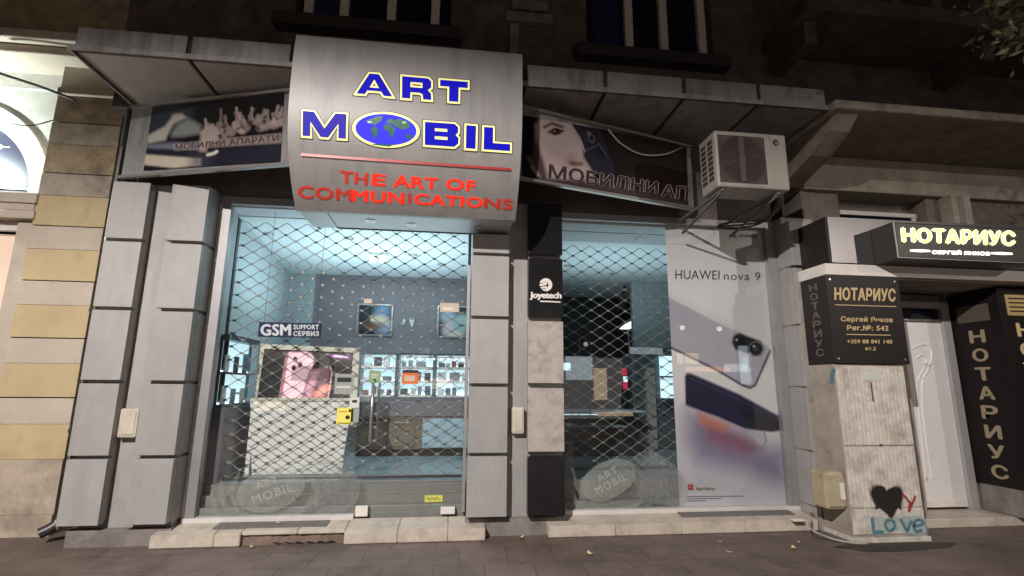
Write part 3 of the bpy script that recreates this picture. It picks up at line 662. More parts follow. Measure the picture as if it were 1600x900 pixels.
mesh('glass_top', MT['pale_blue'], vc, (a.x, b.x, 7.6, 8.1, 1.10, 1.125), bev=.003)
mesh('glass_front', MT['glass'], vc, (a.x, b.x, 7.6, 7.61, .66, 1.098))
mesh('shelf', MT['pale_blue'], vc, (a.x+.02, b.x-.3, 7.63, 8.05, .88, .892)); mesh('carcass', MT['black_wall'], vc, (a.x, b.x, 7.62, 8.1, .461, .655), (a.x, b.x, 8.06, 8.1, .66, 1.098), bev=.003)
mesh('light_strip', MT['led'], vc, (a.x+.1, a.x+.62, 7.63, 7.645, 1.06, 1.075))
for k in range(5): tag(mesh('phone', PM[(0, 1, 2, 3, 1)[k]], None, (a.x+.15+k*.17, a.x+.23+k*.17, 7.7, 7.84, .893, .93), bev=.004), 'phone lying in the low glass showcase of the right room', 'phone', 'phones in the glass showcase')
rs = thing('side_display', 'lit white side shelf glimpsed beside the edge of the phone poster', 'display shelf', at(1046, 622, 8.2))
a, b = at(1030, 556, 8.2), at(1075, 622, 8.2)
mesh('back_panel', MT['led'], rs, (a.x, b.x, 8.2, 8.22, b.z, a.z)); mesh('shelf_board', MT['shelf_metal'], rs, (a.x-.02, b.x, 8.02, 8.199, b.z-.03, b.z), (a.x-.02, b.x, 8.08, 8.199, (a.z+b.z)/2-.012, (a.z+b.z)/2+.012))
mesh('cabinet', MT['shelf_metal'], rs, (at(985, 600, 8.4).x, 4.1, 8.3, 8.79, .461, at(1000, 552, 8.4).z), bev=.01)
mesh('post', MT['riser'], rs, (at(1010, 600, 8.2).x, at(1024, 600, 8.2).x, 8.2, 8.29, .461, at(1000, 575, 8.4).z))
c = at(975, 580, 8.3)
pr = thing('product_stand', 'narrow floor stand of red and white products in the dark right room', 'product stand', (c.x, 8.3, .461))
mesh('post', MT['black'], pr, (c.x-.03, c.x+.03, 8.3, 8.36, .461, at(975, 600, 8.3).z))
mesh('red_product', MT['red_box'], pr, (c.x-.03, c.x+.05, 8.28, 8.299, at(0, 600, 8.3).z, at(0, 588, 8.3).z), (c.x-.04, c.x+.04, 8.28, 8.299, at(0, 575, 8.3).z, at(0, 562, 8.3).z))
mesh('white_product', MT['led'], pr, (c.x-.02, c.x+.05, 8.28, 8.299, at(0, 587, 8.3).z, at(0, 577, 8.3).z))
c = at(980, 506, 9.4)
sp_ = thing('lamp_reflection', 'bright white lamp shape in the right room, standing in for a street lamp reflection', 'lamp', c)  # glowing shape put in for a street lamp mirrored in the glass
bm = bmesh.new(); prism(bm, [c+Vector((-.15, 0, -.1)), c+Vector((-.02, 0, .0)), c+Vector((.16, 0, .09)), c+Vector((.17, 0, -.02)), c+Vector((.05, 0, -.10))], (0, 1, 0), .06); link('reflector', bm, MT['led_hi'], sp_)
bm = bmesh.new(); tube(bm, [c+Vector((.02, .03, -.09)), c+Vector((.04, .03, -.5)), (c.x+.04, c.y+.03, .47)], .018); link('stem', bm, MT['rail'], sp_)
bm = bmesh.new(); c = at(976, 470, 9.2)
for k in range(26):
    v = c+Vector((random.gauss(0, .07), random.gauss(0, .05), random.gauss(0, .17))); n = Vector((random.gauss(0, 1), random.gauss(0, 1), random.gauss(0, 1))).normalized(); u = n.orthogonal().normalized(); w = n.cross(u); s = .06
    bm.faces.new([bm.verts.new(v+u*s), bm.verts.new(v+w*s*.5), bm.verts.new(v-u*s), bm.verts.new(v-w*s*.5)])
tube(bm, [(c.x, c.y, CZ-.003), (c.x, c.y, c.z)], .008)
tag(link('tree_reflection', bm, MT['rust'], None), 'reddish brown leaf cluster above the bright lamp shape, standing in for a tree reflection', 'dried plant')  # leaf cluster put in for a tree mirrored in the glass

# stickers on the door glass and the hanging repair sign
SY = 5.606
def sticker(p, q, m, label, cat='sticker', name='sticker', marks=()):
    a, b = at(*p, SY), at(*q, SY)
    o = mesh(name, MT[m], None, (a.x, b.x, SY, SY+.004, b.z, a.z))
    tag(o, label, cat)
    for (u0, v0, u1, v1, mm) in marks:
        mesh('print', MT[mm], o, (a.x+(b.x-a.x)*u0, a.x+(b.x-a.x)*u1, SY-.003, SY-.0005, b.z+(a.z-b.z)*v0, b.z+(a.z-b.z)*v1))
    return o
sticker((577, 579), (594, 598), 'green_st', 'small green sticker on the door glass', marks=((.2, .6, .8, .7, 'white_st'), (.2, .4, .7, .48, 'white_st')))
sticker((629, 578), (653, 600), 'orange_st', 'orange sticker with a black top band on the door glass', marks=((.0, .8, 1, 1, 'black'), (.15, .2, .8, .6, 'beige_st')))
sticker((524, 584), (551, 616), 'grey_st', 'grey opening-hours notice on the glass beside the door', marks=((.12, .6, .88, .82, 'black'), (.12, .30, .88, .40, 'white_st')))
sticker((547, 621), (561, 637), 'white_st', 'small white sticker on the door edge above the yellow one', marks=((.25, .5, .75, .75, 'black'),))
sticker((549, 638), (560, 660), 'grey_st', 'narrow grey strip sticker on the door edge beside the yellow one')
sticker((527, 637), (551, 663), 'yellow_st', 'square yellow warning sticker beside the door edge', marks=((.08, .05, .92, .09, 'black'), (.1, .75, .6, .8, 'orange_st')))
sticker((688, 473), (717, 488), 'beige_st', 'beige sticker high on the door glass over the right framed picture', marks=((.15, .2, .7, .5, 'white_st'),))
sticker((569, 467), (581, 474), 'beige_st', 'tiny beige tag high on the door glass over the left framed picture')
o = mesh('riser_sticker', MT['yellow_st'], None, (at(664, 768, 5.74).x, at(692, 768, 5.74).x, 5.735, 5.748, .262, .33)); tag(o, 'yellow sticker on the grey step riser behind the door glass', 'sticker')
bm = bmesh.new(); x0 = at(664, 768, 5.74).x
ribbon(bm, smooth_path([(x0+.02+k*.018, 5.732, .296+.014*math.sin(k*2.3)) for k in range(9)], 3), .007, NY); link('print', bm, MT['wood'], o)
# warning glyphs on the yellow sticker
st = [o for o in bpy.data.objects if o.name.startswith('sticker') and 'yellow warning' in o.get('label', '')][0]
bm = bmesh.new(); a = at(543, 652, SY-.003); disc(bm, (a.x, SY-.0025, a.z), .022, (1, 0, 0), (0, 0, 1)); a = at(547, 641, SY)
bm.faces.new([bm.verts.new((a.x-.02, SY-.0025, a.z-.015)), bm.verts.new((a.x+.02, SY-.0025, a.z-.015)), bm.verts.new((a.x, SY-.0025, a.z+.02))]); link('print', bm, MT['black'], st)

HY = 5.70
g = thing('repair_sign', 'small navy sign with silver lettering hanging inside the left window above the advert panel', 'sign', at(452, 515, HY))
a, b = at(405, 503, HY), at(501, 528, HY)
mesh('board', MT['navy'], g, (a.x, b.x, HY, HY+.012, b.z, a.z), bev=.002)
bm = bmesh.new(); n = NY*.003
put_text(bm, 'GSM', lambda u, v: at(408+u*46, 524-v*17, HY)+n, .045, 1.05); put_text(bm, 'SUPPORT', lambda u, v: at(459+u*39, 514.5-v*7, HY)+n, .05, 1.1); put_text(bm, 'СЕРВИЗ', lambda u, v: at(459+u*39, 525-v*7.5, HY)+n, .05, 1.1)
link('lettering', bm, MT['silver_letter'], g)
bm = bmesh.new(); tube(bm, [(a.x+.05, HY+.006, a.z), (a.x+.05, HY+.006, 3.41)], .002, 4); tube(bm, [(b.x-.05, HY+.006, a.z), (b.x-.05, HY+.006, 3.41)], .002, 4); link('hanging_line', bm, MT['dark_metal'], g)

# frosted film decals on the glass: an oval with swirling leaves
def decal(cx, cy_, rx, ry, ang, label, leaves, words):
    Y = 5.608; g = thing('frosted_decal', label, 'window decal', at(cx, cy_, Y), 'frosted decals on the shop glass')
    a = rad(ang); E = lambda u, v: at(cx+u*math.cos(a)-v*math.sin(a), cy_+u*math.sin(a)+v*math.cos(a), Y)
    bm = bmesh.new(); bm.faces.new([bm.verts.new(E(rx*math.cos(t), ry*math.sin(t))) for t in np.linspace(0, 2*math.pi, 48, endpoint=False)]); link('oval', bm, MT['frost'], g)
    bm = bmesh.new()
    for pts, w in leaves:
        P = smooth_path([(x, y, 0) for x, y in pts], 8); n = len(P); L = []
        for i, p in enumerate(P):
            t = (P[min(i+1, n-1)]-P[max(i-1, 0)]).normalized(); k = w*(math.sin(math.pi*min(1, (i+.6)/n))**.6)
            q1, q2 = p+Vector((-t.y, t.x, 0))*k/2, p-Vector((-t.y, t.x, 0))*k/2
            L.append((bm.verts.new(at(q1.x, q1.y, Y-.0015)), bm.verts.new(at(q2.x, q2.y, Y-.0015))))
        for A, B in zip(L, L[1:]): bm.faces.new((A[0], A[1], B[1], B[0]))
    link('leaves', bm, MT['frost_dark'], g)
    bm = bmesh.new()
    for s, u0, u1, v0, v1 in words: put_text(bm, s, lambda u, v: E(u0+(u1-u0)*u, v1-(v1-v0)*v)+NY*.003, .03, 1.15, res=2)
    link('lettering', bm, MT['frost_lit'], g)
rl = [([(884, 700), (884, 750), (905, 795)], 12), ([(893, 685), (892, 735), (915, 785)], 9)]
for k in range(9):
    x = 985+k*8.2; top = 735-22*math.sin(k/8*math.pi)-k*1.2
    rl.append(([(x-12, top-4), (x+14, top+22), (x+22-k*1.5, top+62), (x-20, 798-k*2)], 13))
decal(950, 750, 46, 29, -27, 'frosted oval shop decal with leaf swirls low on the right window glass', rl,
      (('ART', -14, 20, -14, -3), ('MOBIL', -25, 28, 1, 13)))
ll = [([(345, 748), (350, 790), (390, 808)], 12), ([(330, 770), (342, 800), (372, 808)], 10), ([(375, 735), (362, 770), (375, 800)], 8)]
for k in range(9):
    x = 478+k*8; top = 728-18*math.sin(k/8*math.pi)
    ll.append(([(x-14, top+4), (x+12, top+22), (x+20-k*1.2, top+52), (x-14, 800)], 14))
decal(423, 765, 56, 33, -18, 'larger frosted oval shop decal with leaf swirls low on the left window glass', ll,
      (('ART', -20, 16, -18, -6), ('MOBIL', -32, 34, 0, 13)))

# phone poster behind the right-hand glass
PY = 5.66
po = thing('phone_poster', 'tall pale phone poster filling the right half of the right window', 'poster', at(1135, 790, PY))
PL = [('poly', [(1037, 640), (1232, 690), (1236, 795), (1060, 796)], (150, 146, 168), 40, .55),
      ('poly', [(1128, 345), (1200, 350), (1215, 560), (1120, 520)], (165, 160, 164), 30, .35),
      ('poly', [(1037, 463), (1047, 466), (1119, 503), (1196, 538), (1204, 546), (1202, 556), (1180, 604), (1172, 607), (1160, 603), (1120, 580), (1047, 542), (1037, 538)], (168, 164, 174), 1.5),
      ('poly', [(1037, 463), (1119, 503), (1150, 520), (1130, 560), (1047, 520)], (150, 146, 162), 14, .5),
      ('poly', [(1050, 500), (1110, 520), (1110, 560), (1047, 530)], (172, 164, 170), 14, .6),
      ('line', [(1044, 541), (1120, 578), (1160, 602), (1172, 606), (1180, 602), (1203, 549)], 1.7, (66, 62, 84), 1.3),
      ('poly', [(1146, 524), (1155, 520), (1189, 533), (1194, 546), (1188, 556), (1178, 556), (1149, 546), (1143, 535)], (34, 32, 40), 2.2),
      ('ell', (1155, 535, 9, 9, 0), (18, 17, 22), 1), ('ell', (1181, 545, 11.5, 11.5, 0), (110, 108, 116), 1), ('ell', (1181, 545, 10, 10, 0), (16, 15, 20), 1), ('ell', (1181, 545, 5, 5, 0), (50, 50, 62), 1), ('ell', (1178, 541, 1.6, 1.6, 0), (200, 200, 205), .8), ('ell', (1151, 531, 1.4, 1.4, 0), (190, 190, 190), .8),
      ('poly', [(1160, 560), (1172, 552), (1172, 580), (1160, 578)], (196, 205, 214), 3, .8),
      # glow under the second phone
      ('poly', [(1072, 640), (1110, 655), (1164, 678), (1195, 700), (1226, 700), (1232, 760), (1170, 740), (1090, 720), (1074, 690)], (120, 112, 142), 16, .85),
      ('poly', [(1095, 650), (1164, 680), (1190, 700), (1160, 712), (1105, 690)], (128, 78, 98), 12, .8),
      ('poly', [(1090, 646), (1140, 664), (1130, 674), (1096, 662)], (196, 112, 84), 7, .8),
      ('poly', [(1163, 670), (1194, 676), (1199, 690), (1194, 698), (1186, 694)], (178, 172, 178), 2.5, .9),
      ('line', [(1194, 675), (1198, 688), (1192, 698)], 1.0, (130, 126, 140), .8),
      ('poly', [(1070, 588), (1073, 583), (1080, 584), (1154, 616), (1222, 653), (1225, 671), (1207, 675), (1187, 673), (1162, 669), (1120, 651), (1078, 637), (1071, 632)], (30, 28, 56), 1.6),
      ('poly', [(1160, 640), (1222, 660), (1222, 672), (1164, 668)], (24, 28, 36), 6, .8),
      ('line', [(1073, 584), (1080, 584), (1154, 616), (1223, 654)], 1.1, (112, 108, 124), .9),
      ('line', [(1078, 591), (1150, 622), (1220, 658)], .7, (60, 58, 90), .9),
      ('line', [(1071, 633), (1120, 652), (1162, 670)], .9, (150, 132, 146), 1),
      ('poly', [(1073, 755), (1118, 754), (1119, 768), (1074, 769)], (184, 176, 178), 1),
      ('poly', [(1075, 757), (1083, 757), (1083.5, 766), (1075.5, 766)], (150, 22, 30), .8),
      ('ell', (1079, 761, 2, 1.6, 0), (210, 120, 120), .6)]
art('print', art_mat('poster_print', .30), po, ((1038.5, 346), (1194, 352), (1236, 795), (1062, 796)), lambda x, y: at(x, y, PY), (214, 209, 210), PL, 190, 420, .02)
mesh('backing', MT['white_lam'], po, (2.62, 3.86, PY+.004, PY+.012, .19, 3.45))
bm = bmesh.new(); n = NY*.003
put_text(bm, 'HUAWEI', lambda u, v: at(1055+u*69, 436+u*1-v*14, PY)+n, .004, 1.05); put_text(bm, 'nova 9', lambda u, v: at(1131+u*57, 437.5+u*1-v*(13), PY)+n, .0, 1.1)
put_text(bm, 'HUAWEI', lambda u, v: at(1155+u*27, 371+u*1-v*5, PY)+n, .02, 1.05, res=1)
put_text(bm, 'AppGallery', lambda u, v: at(1087+u*30, 767-v*6, PY)+n, .02, 1, res=1)
for y, w in ((776, 88), (779.5, 55), (783, 30)): ribbon(bm, [at(1073, y, PY)+n, at(1073+w, y-1, PY)+n], .006, NY)
link('lettering', bm, mat('poster_ink', (.05, .045, .05), .5), po)
bm = bmesh.new()
for k in range(8):
    th = rad(195+k*150/7); c = Vector((1145, 372)); dx, dy = math.cos(th), math.sin(th)
    a = [(c.x+dx*(1.5)+0, c.y+dy*1.5), (c.x+dx*5-dy*1.3, c.y+dy*5+dx*1.3), (c.x+dx*8, c.y+dy*8), (c.x+dx*5+dy*1.3, c.y+dy*5-dx*1.3)]
    bm.faces.new([bm.verts.new(at(*p, PY)+n) for p in a])
link('emblem', bm, mat('poster_emblem', (.32, .14, .15), .5), po)

# ================================================================== STREET LAMP BEHIND THE VIEWER (its skirt cuts the light off above the canopy)
sl = thing('street_lamp', 'cut-off street lamp on a slim pole at the kerb opposite the shop', 'street lamp', (LAMP[0], LAMP[1]-.75, 0))
lx, ly, lz = LAMP
mesh('lamp_head', MT['dark_metal'], sl, (lx-.75, lx+.75, ly-.5, ly+.42, lz+.14, lz+.18), (lx-.75, lx+.75, ly+.40, ly+.42, lz-.142, lz+.138), (lx-.75, lx-.73, ly-.5, ly+.398, lz-.12, lz+.138), (lx+.73, lx+.75, ly-.5, ly+.398, lz-.12, lz+.138), (lx-.728, lx+.728, ly-.5, ly-.48, lz-.12, lz+.138))
bm = bmesh.new(); tube(bm, [(lx, ly-.75, 0), (lx, ly-.75, 6.6), (lx, ly-.52, 6.74)], [.07, .05, .04], 12); link('pole', bm, MT['dark_metal'], sl, True)

op = thing('opposite_building', 'dark building across the street with a few lit windows, mirrored in the shop glass', 'building', (6, -14, 0))
mesh('wall', MT['plaster'], op, (-14, 26, -15, -14.05, 0, 12))
WL = {c: mat('lit_window_'+c, (.5, .5, .5), .5, 0, 0, emit=e, estr=3.2) for c, e in (('warm', (1, .72, .42)), ('cold', (.75, .9, 1)), ('orange', (1, .42, .15)))}
for px, py, w, h_, c in ((905, 575, 1.4, 1.2, 'cold'), (938, 600, .7, 1.6, 'warm'), (1075, 560, 1.2, .55, 'warm'), (1105, 577, 2.6, .25, 'orange'), (1150, 575, 1.3, .4, 'cold'), (1168, 570, .9, 2.0, 'cold'), (960, 662, 2.0, .5, 'warm'), (690, 600, 1.1, .5, 'warm'), (420, 640, 1.4, .8, 'warm'), (1010, 548, 1.8, .35, 'cold')):
    p = at(px, py, 2*5.617+14.03); mesh('lit_window', WL[c], op, (p.x-w/2, p.x+w/2, -14.048, -14.03, max(.2, p.z-h_/2), p.z+h_/2))
for px, py in ((1066, 512), (1124, 514)):
    Yr = -9.0; p = at(px, py, 2*5.617-Yr); p = Vector((p.x, Yr, max(.22, p.z))); L_ = thing('globe_lamp', 'small round street globe lamp across the road, mirrored in the shop glass', 'street lamp', (p.x, Yr, 0), 'globe lamps across the road')
    bm = bmesh.new(); bmesh.ops.create_icosphere(bm, subdivisions=2, radius=.11); bmesh.ops.translate(bm, verts=bm.verts, vec=p); link('globe', bm, MT['globe_glow'], L_, True)
    bm = bmesh.new(); tube(bm, [(p.x, Yr, 0), (p.x, Yr, max(.04, p.z-.16))], .03, 8); link('pole', bm, MT['dark_metal'], L_)

# ================================================================== SHOP SIGNS OUTSIDE
X0, X1 = -1.55, .608
def sy(z): return 4.37+(.285*(4.35-z)**3 if z < 4.35 else .2*(z-4.35)**2)
def ats(px, py):
    Y = 4.42
    for _ in range(12): p = at(px, py, Y); Y = sy(min(4.8, max(3.1, p.z)))
    return p
sg = thing('curved_shop_sign', 'big curved brushed metal shop sign with blue and red lettering over the entrance', 'shop sign', (-.47, 4.9, 3.16))
bm = bmesh.new(); zs_ = np.linspace(3.155, 4.735, 40); A = []
for z in zs_:
    y = sy(z); A.append([bm.verts.new((X0, y, z)), bm.verts.new((X1, y, z)), bm.verts.new((X1, y+.05, z)), bm.verts.new((X0, y+.05, z))])
for a, b in zip(A, A[1:]):
    for k in range(4): bm.faces.new((a[k], a[(k+1) % 4], b[(k+1) % 4], b[k]))
bm.faces.new(A[0]); bm.faces.new(A[-1])
pn = link('panel', bm, MT['sign_panel'], sg)
bx = mesh('box', MT['underbox'], sg, (X0+.01, X1-.01, 4.90, 5.44, 3.17, 3.19), bev=.003)
mesh('side_cheek', MT['lintel'], sg, (X0+.02, X0+.05, 4.92, 5.6, 3.20, 4.48), (X1-.05, X1-.02, 4.92, 5.6, 3.20, 4.48))
mesh('edge_strip', MT['dark_metal'], sg, (-1.28, -1.268, 4.9, 5.43, 3.166, 3.1695), (-1.28, X1-.02, 5.425, 5.437, 3.160, 3.1695))
for px, py in ((579, 345), (643, 351), (748, 355)): ceil_disc(px, py, 3.168, .05, 'round downlight under the big curved shop sign', 'downlights under the curved sign')
def sgn(d): return lambda p: Vector((p.x, sy(p.z)-d, p.z))
def letters(name, s, tl, tr, br, bl, layers, sp=1.0, cuts=4):
    f2 = quad_fn(*[ats(*c) for c in (tl, tr, br, bl)]); off, m = layers[0]
    bm = bmesh.new(); put_text(bm, s, lambda u, v: (lambda p: Vector((p.x, sy(p.z)-.004, p.z)))(f2(u, v)), off, sp, cuts=cuts); link(name, bm, MT[m], sg)
def C4(ox, oy, s, *p): return [(ox+x/s, oy+y/s) for x, y in p]
z = 3.529
GLY = {'A': (198, 118, [(0,0),(46,0),(60,22),(136,22),(150,0),(198,0),(124,118),(72,118)], [[(72,40),(124,40),(98,86)]]),
 'R': (162, 118, [(0,0),(46,0),(46,34),(98,34),(114,26),(116,0),(162,0),(160,34),(142,52),(160,68),(160,102),(144,118),(0,118)], [[(46,62),(112,62),(112,90),(46,90)]]),
 'T': (152, 118, [(50,0),(102,0),(102,82),(152,82),(152,118),(0,118),(0,82),(50,82)], []),
 'M': (238, 134, [(0,0),(42,0),(42,78),(98,0),(140,0),(196,78),(196,0),(238,0),(238,134),(178,134),(119,46),(60,134),(0,134)], []),
 'B': (184, 126, [(0,0),(160,0),(182,18),(184,48),(168,64),(182,80),(182,108),(162,126),(0,126)], [[(54,34),(124,34),(124,50),(54,50)], [(54,78),(122,78),(122,94),(54,94)]]),
 'I': (52, 126, [(0,0),(52,0),(52,126),(0,126)], []),
 'L': (144, 126, [(0,0),(144,0),(144,38),(50,38),(50,126),(0,126)], [])}
for ch, dim, *cn in (('A', 0, (403, 74), (622, 92), (622, 230), (403, 210)), ('R', 0, (655, 94), (838, 110), (836, 248), (653, 236)), ('T', 0, (864, 114), (1038, 128), (1034, 262), (862, 250)), ('M', 1, (109, 286), (370, 306), (366, 462), (107, 444)),
                     ('B', 0, (780, 346), (986, 360), (986, 508), (779, 494)), ('I', 0, (1008, 364), (1083, 370), (1079, 518), (1004, 512)), ('L', 0, (1106, 374), (1270, 386), (1270, 530), (1102, 518))):
    w_, h_, outer, holes = GLY[ch]; f2 = quad_fn(*[ats(*c) for c in C4(440, 90, z, *cn)]); ref = [(-10.5, -10.5), (w_+10.5, h_+10.5)]; par = None
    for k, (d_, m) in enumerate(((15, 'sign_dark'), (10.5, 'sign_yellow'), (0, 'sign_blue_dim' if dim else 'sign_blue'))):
        bm = bmesh.new(); vs, fs = poly_geo(outer, holes, d_)
        emit_geo(bm, vs, fs, (lambda u, v, k=k: (lambda p: Vector((p.x, sy(p.z)-.004-.003*k, p.z)))(f2(u, v))), ref, 4)
        o = link(('letter', 'outline', 'face')[k], bm, MT[m], par or sg); par = par or o
# globe in place of the O
gc = (440+576/z, 90+400/z)
def gp(x, y, d): p = ats(x, y); return Vector((p.x, sy(p.z)-d, p.z))
def ell_mesh(name, rx, ry, m, d, par):
    bm = bmesh.new(); rings = []
    for q in (0.001, .33, .66, 1): rings.append([bm.verts.new(gp(gc[0]+q*(rx*math.cos(t)), gc[1]+q*(ry*math.sin(t)+.055*rx*math.cos(t)), d)) for t in np.linspace(0, 2*math.pi, 56, endpoint=False)])
    for a, b in zip(rings, rings[1:]):
        for k in range(56): bm.faces.new((a[k], a[(k+1) % 56], b[(k+1) % 56], b[k]))
    return link(name, bm, MT[m], par)
gb = ell_mesh('globe', 54.3, 29.3, 'sign_dark', .004, sg)
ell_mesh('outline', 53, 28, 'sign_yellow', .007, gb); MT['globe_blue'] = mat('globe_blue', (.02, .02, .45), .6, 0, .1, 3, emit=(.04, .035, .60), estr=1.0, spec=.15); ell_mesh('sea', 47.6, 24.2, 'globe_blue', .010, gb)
bm = bmesh.new()
for P in ([(478, 345), (520, 330), (560, 328), (556, 350), (530, 368), (512, 382), (500, 372), (480, 365), (462, 352)], [(498, 386), (520, 390), (534, 405), (524, 430), (514, 455), (506, 430), (496, 408)],
          [(568, 375), (600, 372), (622, 390), (632, 398), (618, 415), (612, 440), (600, 444), (592, 415), (570, 402), (562, 388)], [(575, 368), (580, 350), (598, 342), (625, 350), (640, 345), (690, 352), (712, 372), (700, 392), (680, 395), (668, 404), (650, 392), (630, 388), (612, 372), (590, 366)],
          [(688, 428), (708, 424), (722, 440), (712, 452), (690, 446)], [(490, 478), (560, 482), (640, 480), (600, 492), (540, 490)]):
    n_ = len(P); c0 = (sum(p[0] for p in P)/n_, sum(p[1] for p in P)/n_); J = [(x+random.uniform(-4, 4), y+random.uniform(-3, 3)) for i in range(n_) for x, y in (P[i], ((P[i][0]+P[(i+1) % n_][0])/2, (P[i][1]+P[(i+1) % n_][1])/2))]
    bm.faces.new([bm.verts.new(gp(440+x/z, 90+y/z, .013)) for x, y in J])
link('continents', bm, MT['continent'], gb)
bm = bmesh.new()
for cxx, cyy, a, b in ((487, 360, 12, 6), (676, 362, 10, 5)): bm.faces.new([bm.verts.new(gp(440+(cxx+a*math.cos(t))/z, 90+(cyy+b*math.sin(t)*1.1+2*math.sin(3*t))/z, .0145)) for t in np.linspace(0, 2*math.pi, 14, endpoint=False)])
link('ice', bm, MT['polar'], gb)
bm = bmesh.new(); a, b = (440+108/z, 90+534/z), (440+1265/z, 90+616/z)
P = [gp(a[0]+(b[0]-a[0])*t, a[1]+(b[1]-a[1])*t, .005) for t in np.linspace(0, 1, 24)]; ribbon(bm, P, .032, NY); link('red_line', bm, MT['sign_red_line'], sg)
def words(parts):
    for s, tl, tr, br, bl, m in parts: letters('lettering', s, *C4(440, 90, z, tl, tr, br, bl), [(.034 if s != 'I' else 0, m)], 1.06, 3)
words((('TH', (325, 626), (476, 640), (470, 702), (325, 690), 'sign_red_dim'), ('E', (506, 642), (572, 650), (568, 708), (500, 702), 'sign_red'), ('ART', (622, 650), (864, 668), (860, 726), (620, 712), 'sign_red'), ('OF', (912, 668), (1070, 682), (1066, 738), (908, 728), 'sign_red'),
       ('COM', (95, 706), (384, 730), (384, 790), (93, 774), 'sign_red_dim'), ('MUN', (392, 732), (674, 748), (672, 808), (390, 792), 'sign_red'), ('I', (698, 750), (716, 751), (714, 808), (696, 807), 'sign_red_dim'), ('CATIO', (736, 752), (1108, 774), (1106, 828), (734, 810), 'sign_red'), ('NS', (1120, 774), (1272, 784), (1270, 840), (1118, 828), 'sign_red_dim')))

# two oblique billboards running from the wall to the big sign
def billboard(name, label, pa, pb, z0, z1, base, layers, corners, texts, end_px=None):
    pa, pb = Vector(pa), Vector(pb); t = (pb-pa).normalized(); n = Vector((t.y, -t.x, 0)); n = n if n.y < 0 else -n
    g = thing(name, label, 'billboard', (pa+pb)/2+Vector((0, 0, z0)))
    bm = bmesh.new(); prism(bm, [pa+Vector((0, 0, z0)), pb+Vector((0, 0, z0)), pb+Vector((0, 0, z1)), pa+Vector((0, 0, z1))], -n, .04); link('board', bm, MT['fascia'], g)
    for zz in (z0, z1):
        bm = bmesh.new(); o = n*.012; bar(bm, pa+o+Vector((0, 0, zz)), pb+o+Vector((0, 0, zz)), .045, .03); link('rail', bm, MT['rail'], g)
    pj = lambda d: (lambda x, y: atp(x, y, pa+n*d, n))
    art('print', art_mat('billboard_print', .3), g, corners, pj(.006), base, layers, 170, 90, .05)
    if texts:
        for s, q, off, m, dd in texts:
            bm = bmesh.new(); f = quad_fn(*[pj(dd)(*c) for c in q]); ref = text_geo(s, 0, 1.0)[0]; put_text(bm, s, f, off, 1.0, fit=ref); link('lettering', bm, m, g)
    return g, pj
# left board: pale hand-held shape and a crowd with raised arms
zz = 5.626
def Z(*p): return [(200+x/zz, 130+y/zz) for x, y in p]
crowd = []
rc = random.Random(11)
for k in range(26):
    f = k/25; x = 680+f*690+rc.uniform(-22, 22); y = 440-f*120+rc.uniform(-55, 50); c = rc.randint(-28, 22); sk = (150+c, 136+c, 132+c)
    crowd.append(('ell', (*Z((x, y))[0], rc.uniform(4, 9), rc.uniform(4, 8), rc.uniform(-50, 50)), sk, rc.uniform(1.2, 2.5), .9))
    a = rc.uniform(-60, 75); L1, L2 = rc.uniform(35, 80), rc.uniform(20, 75)
    e = (x+L1*math.sin(rad(a)), y-L1*abs(math.cos(rad(a)))); h_ = (e[0]+L2*math.sin(rad(a*rc.uniform(-.9, .6))), e[1]-L2)
    if k > 4 or a > 0: crowd.append(('line', Z((x, y), e, h_), rc.uniform(1.3, 2.6), sk, 1.2, .9))
    if k % 2: crowd.append(('ell', (*Z((x+rc.uniform(-25, 25), y+rc.uniform(-20, 20)))[0], rc.uniform(2.5, 5.5), rc.uniform(2, 4), rc.uniform(-60, 60)), (44, 30, 32), 1.5, .85))
LL = [('poly', Z((170, 200), (560, 200), (560, 420), (170, 480)), (52, 58, 66), 10, .8),
      ('poly', Z((165, 465), (330, 375), (400, 275), (470, 265), (515, 300), (400, 360), (360, 430), (330, 500), (180, 530)), (165, 160, 152), 2.5),
      ('poly', Z((385, 440), (440, 360), (530, 310), (640, 370), (640, 440), (480, 470), (390, 472)), (128, 132, 128), 4, .9),
      ('poly', Z((160, 540), (420, 520), (640, 560), (640, 600), (160, 575)), (120, 122, 138), 4, .8),
      ('poly', Z((150, 580), (640, 590), (1350, 530), (1350, 690), (640, 740), (150, 640)), (30, 30, 42), 2),
      ('poly', Z((140, 625), (640, 662), (640, 720), (400, 745), (130, 715)), (178, 168, 150), 2),
      ('poly', Z((560, 640), (720, 650), (660, 730), (560, 735)), (60, 58, 72), 12, .9),
      *crowd, ('poly', Z((640, 440), (700, 350), (780, 400), (800, 500), (690, 520), (690, 600), (630, 600)), (156, 142, 136), 3),
      ('line', Z((700, 630), (760, 615), (780, 600)), 2.2, (200, 195, 190), 1.5),
      ('poly', Z((400, 540), (660, 505), (1350, 440), (1352, 525), (800, 560), (410, 592)), (176, 160, 152), 2, .55)]
m_l = mat('billboard_ink', (.075, .05, .055), .5)
TX = [('МОБИЛНИ', Z((418, 538), (852, 497), (852, 546), (418, 584)), .022, m_l, .010), ('АПАРАТИ', Z((890, 493), (1325, 452), (1325, 506), (890, 543)), .022, m_l, .010)]
billboard('left_wing_billboard', 'oblique billboard with a crowd of raised arms, left of the big curved sign', (-3.49, 5.37, 0), (-1.56, 4.765, 0), 3.59, 4.39, (14, 12, 16), LL, Z((215, 205), (1375, 85), (1340, 690), (135, 770)), TX)
bpy.data.objects['left_wing_billboard'].name = 'wing_billboard'
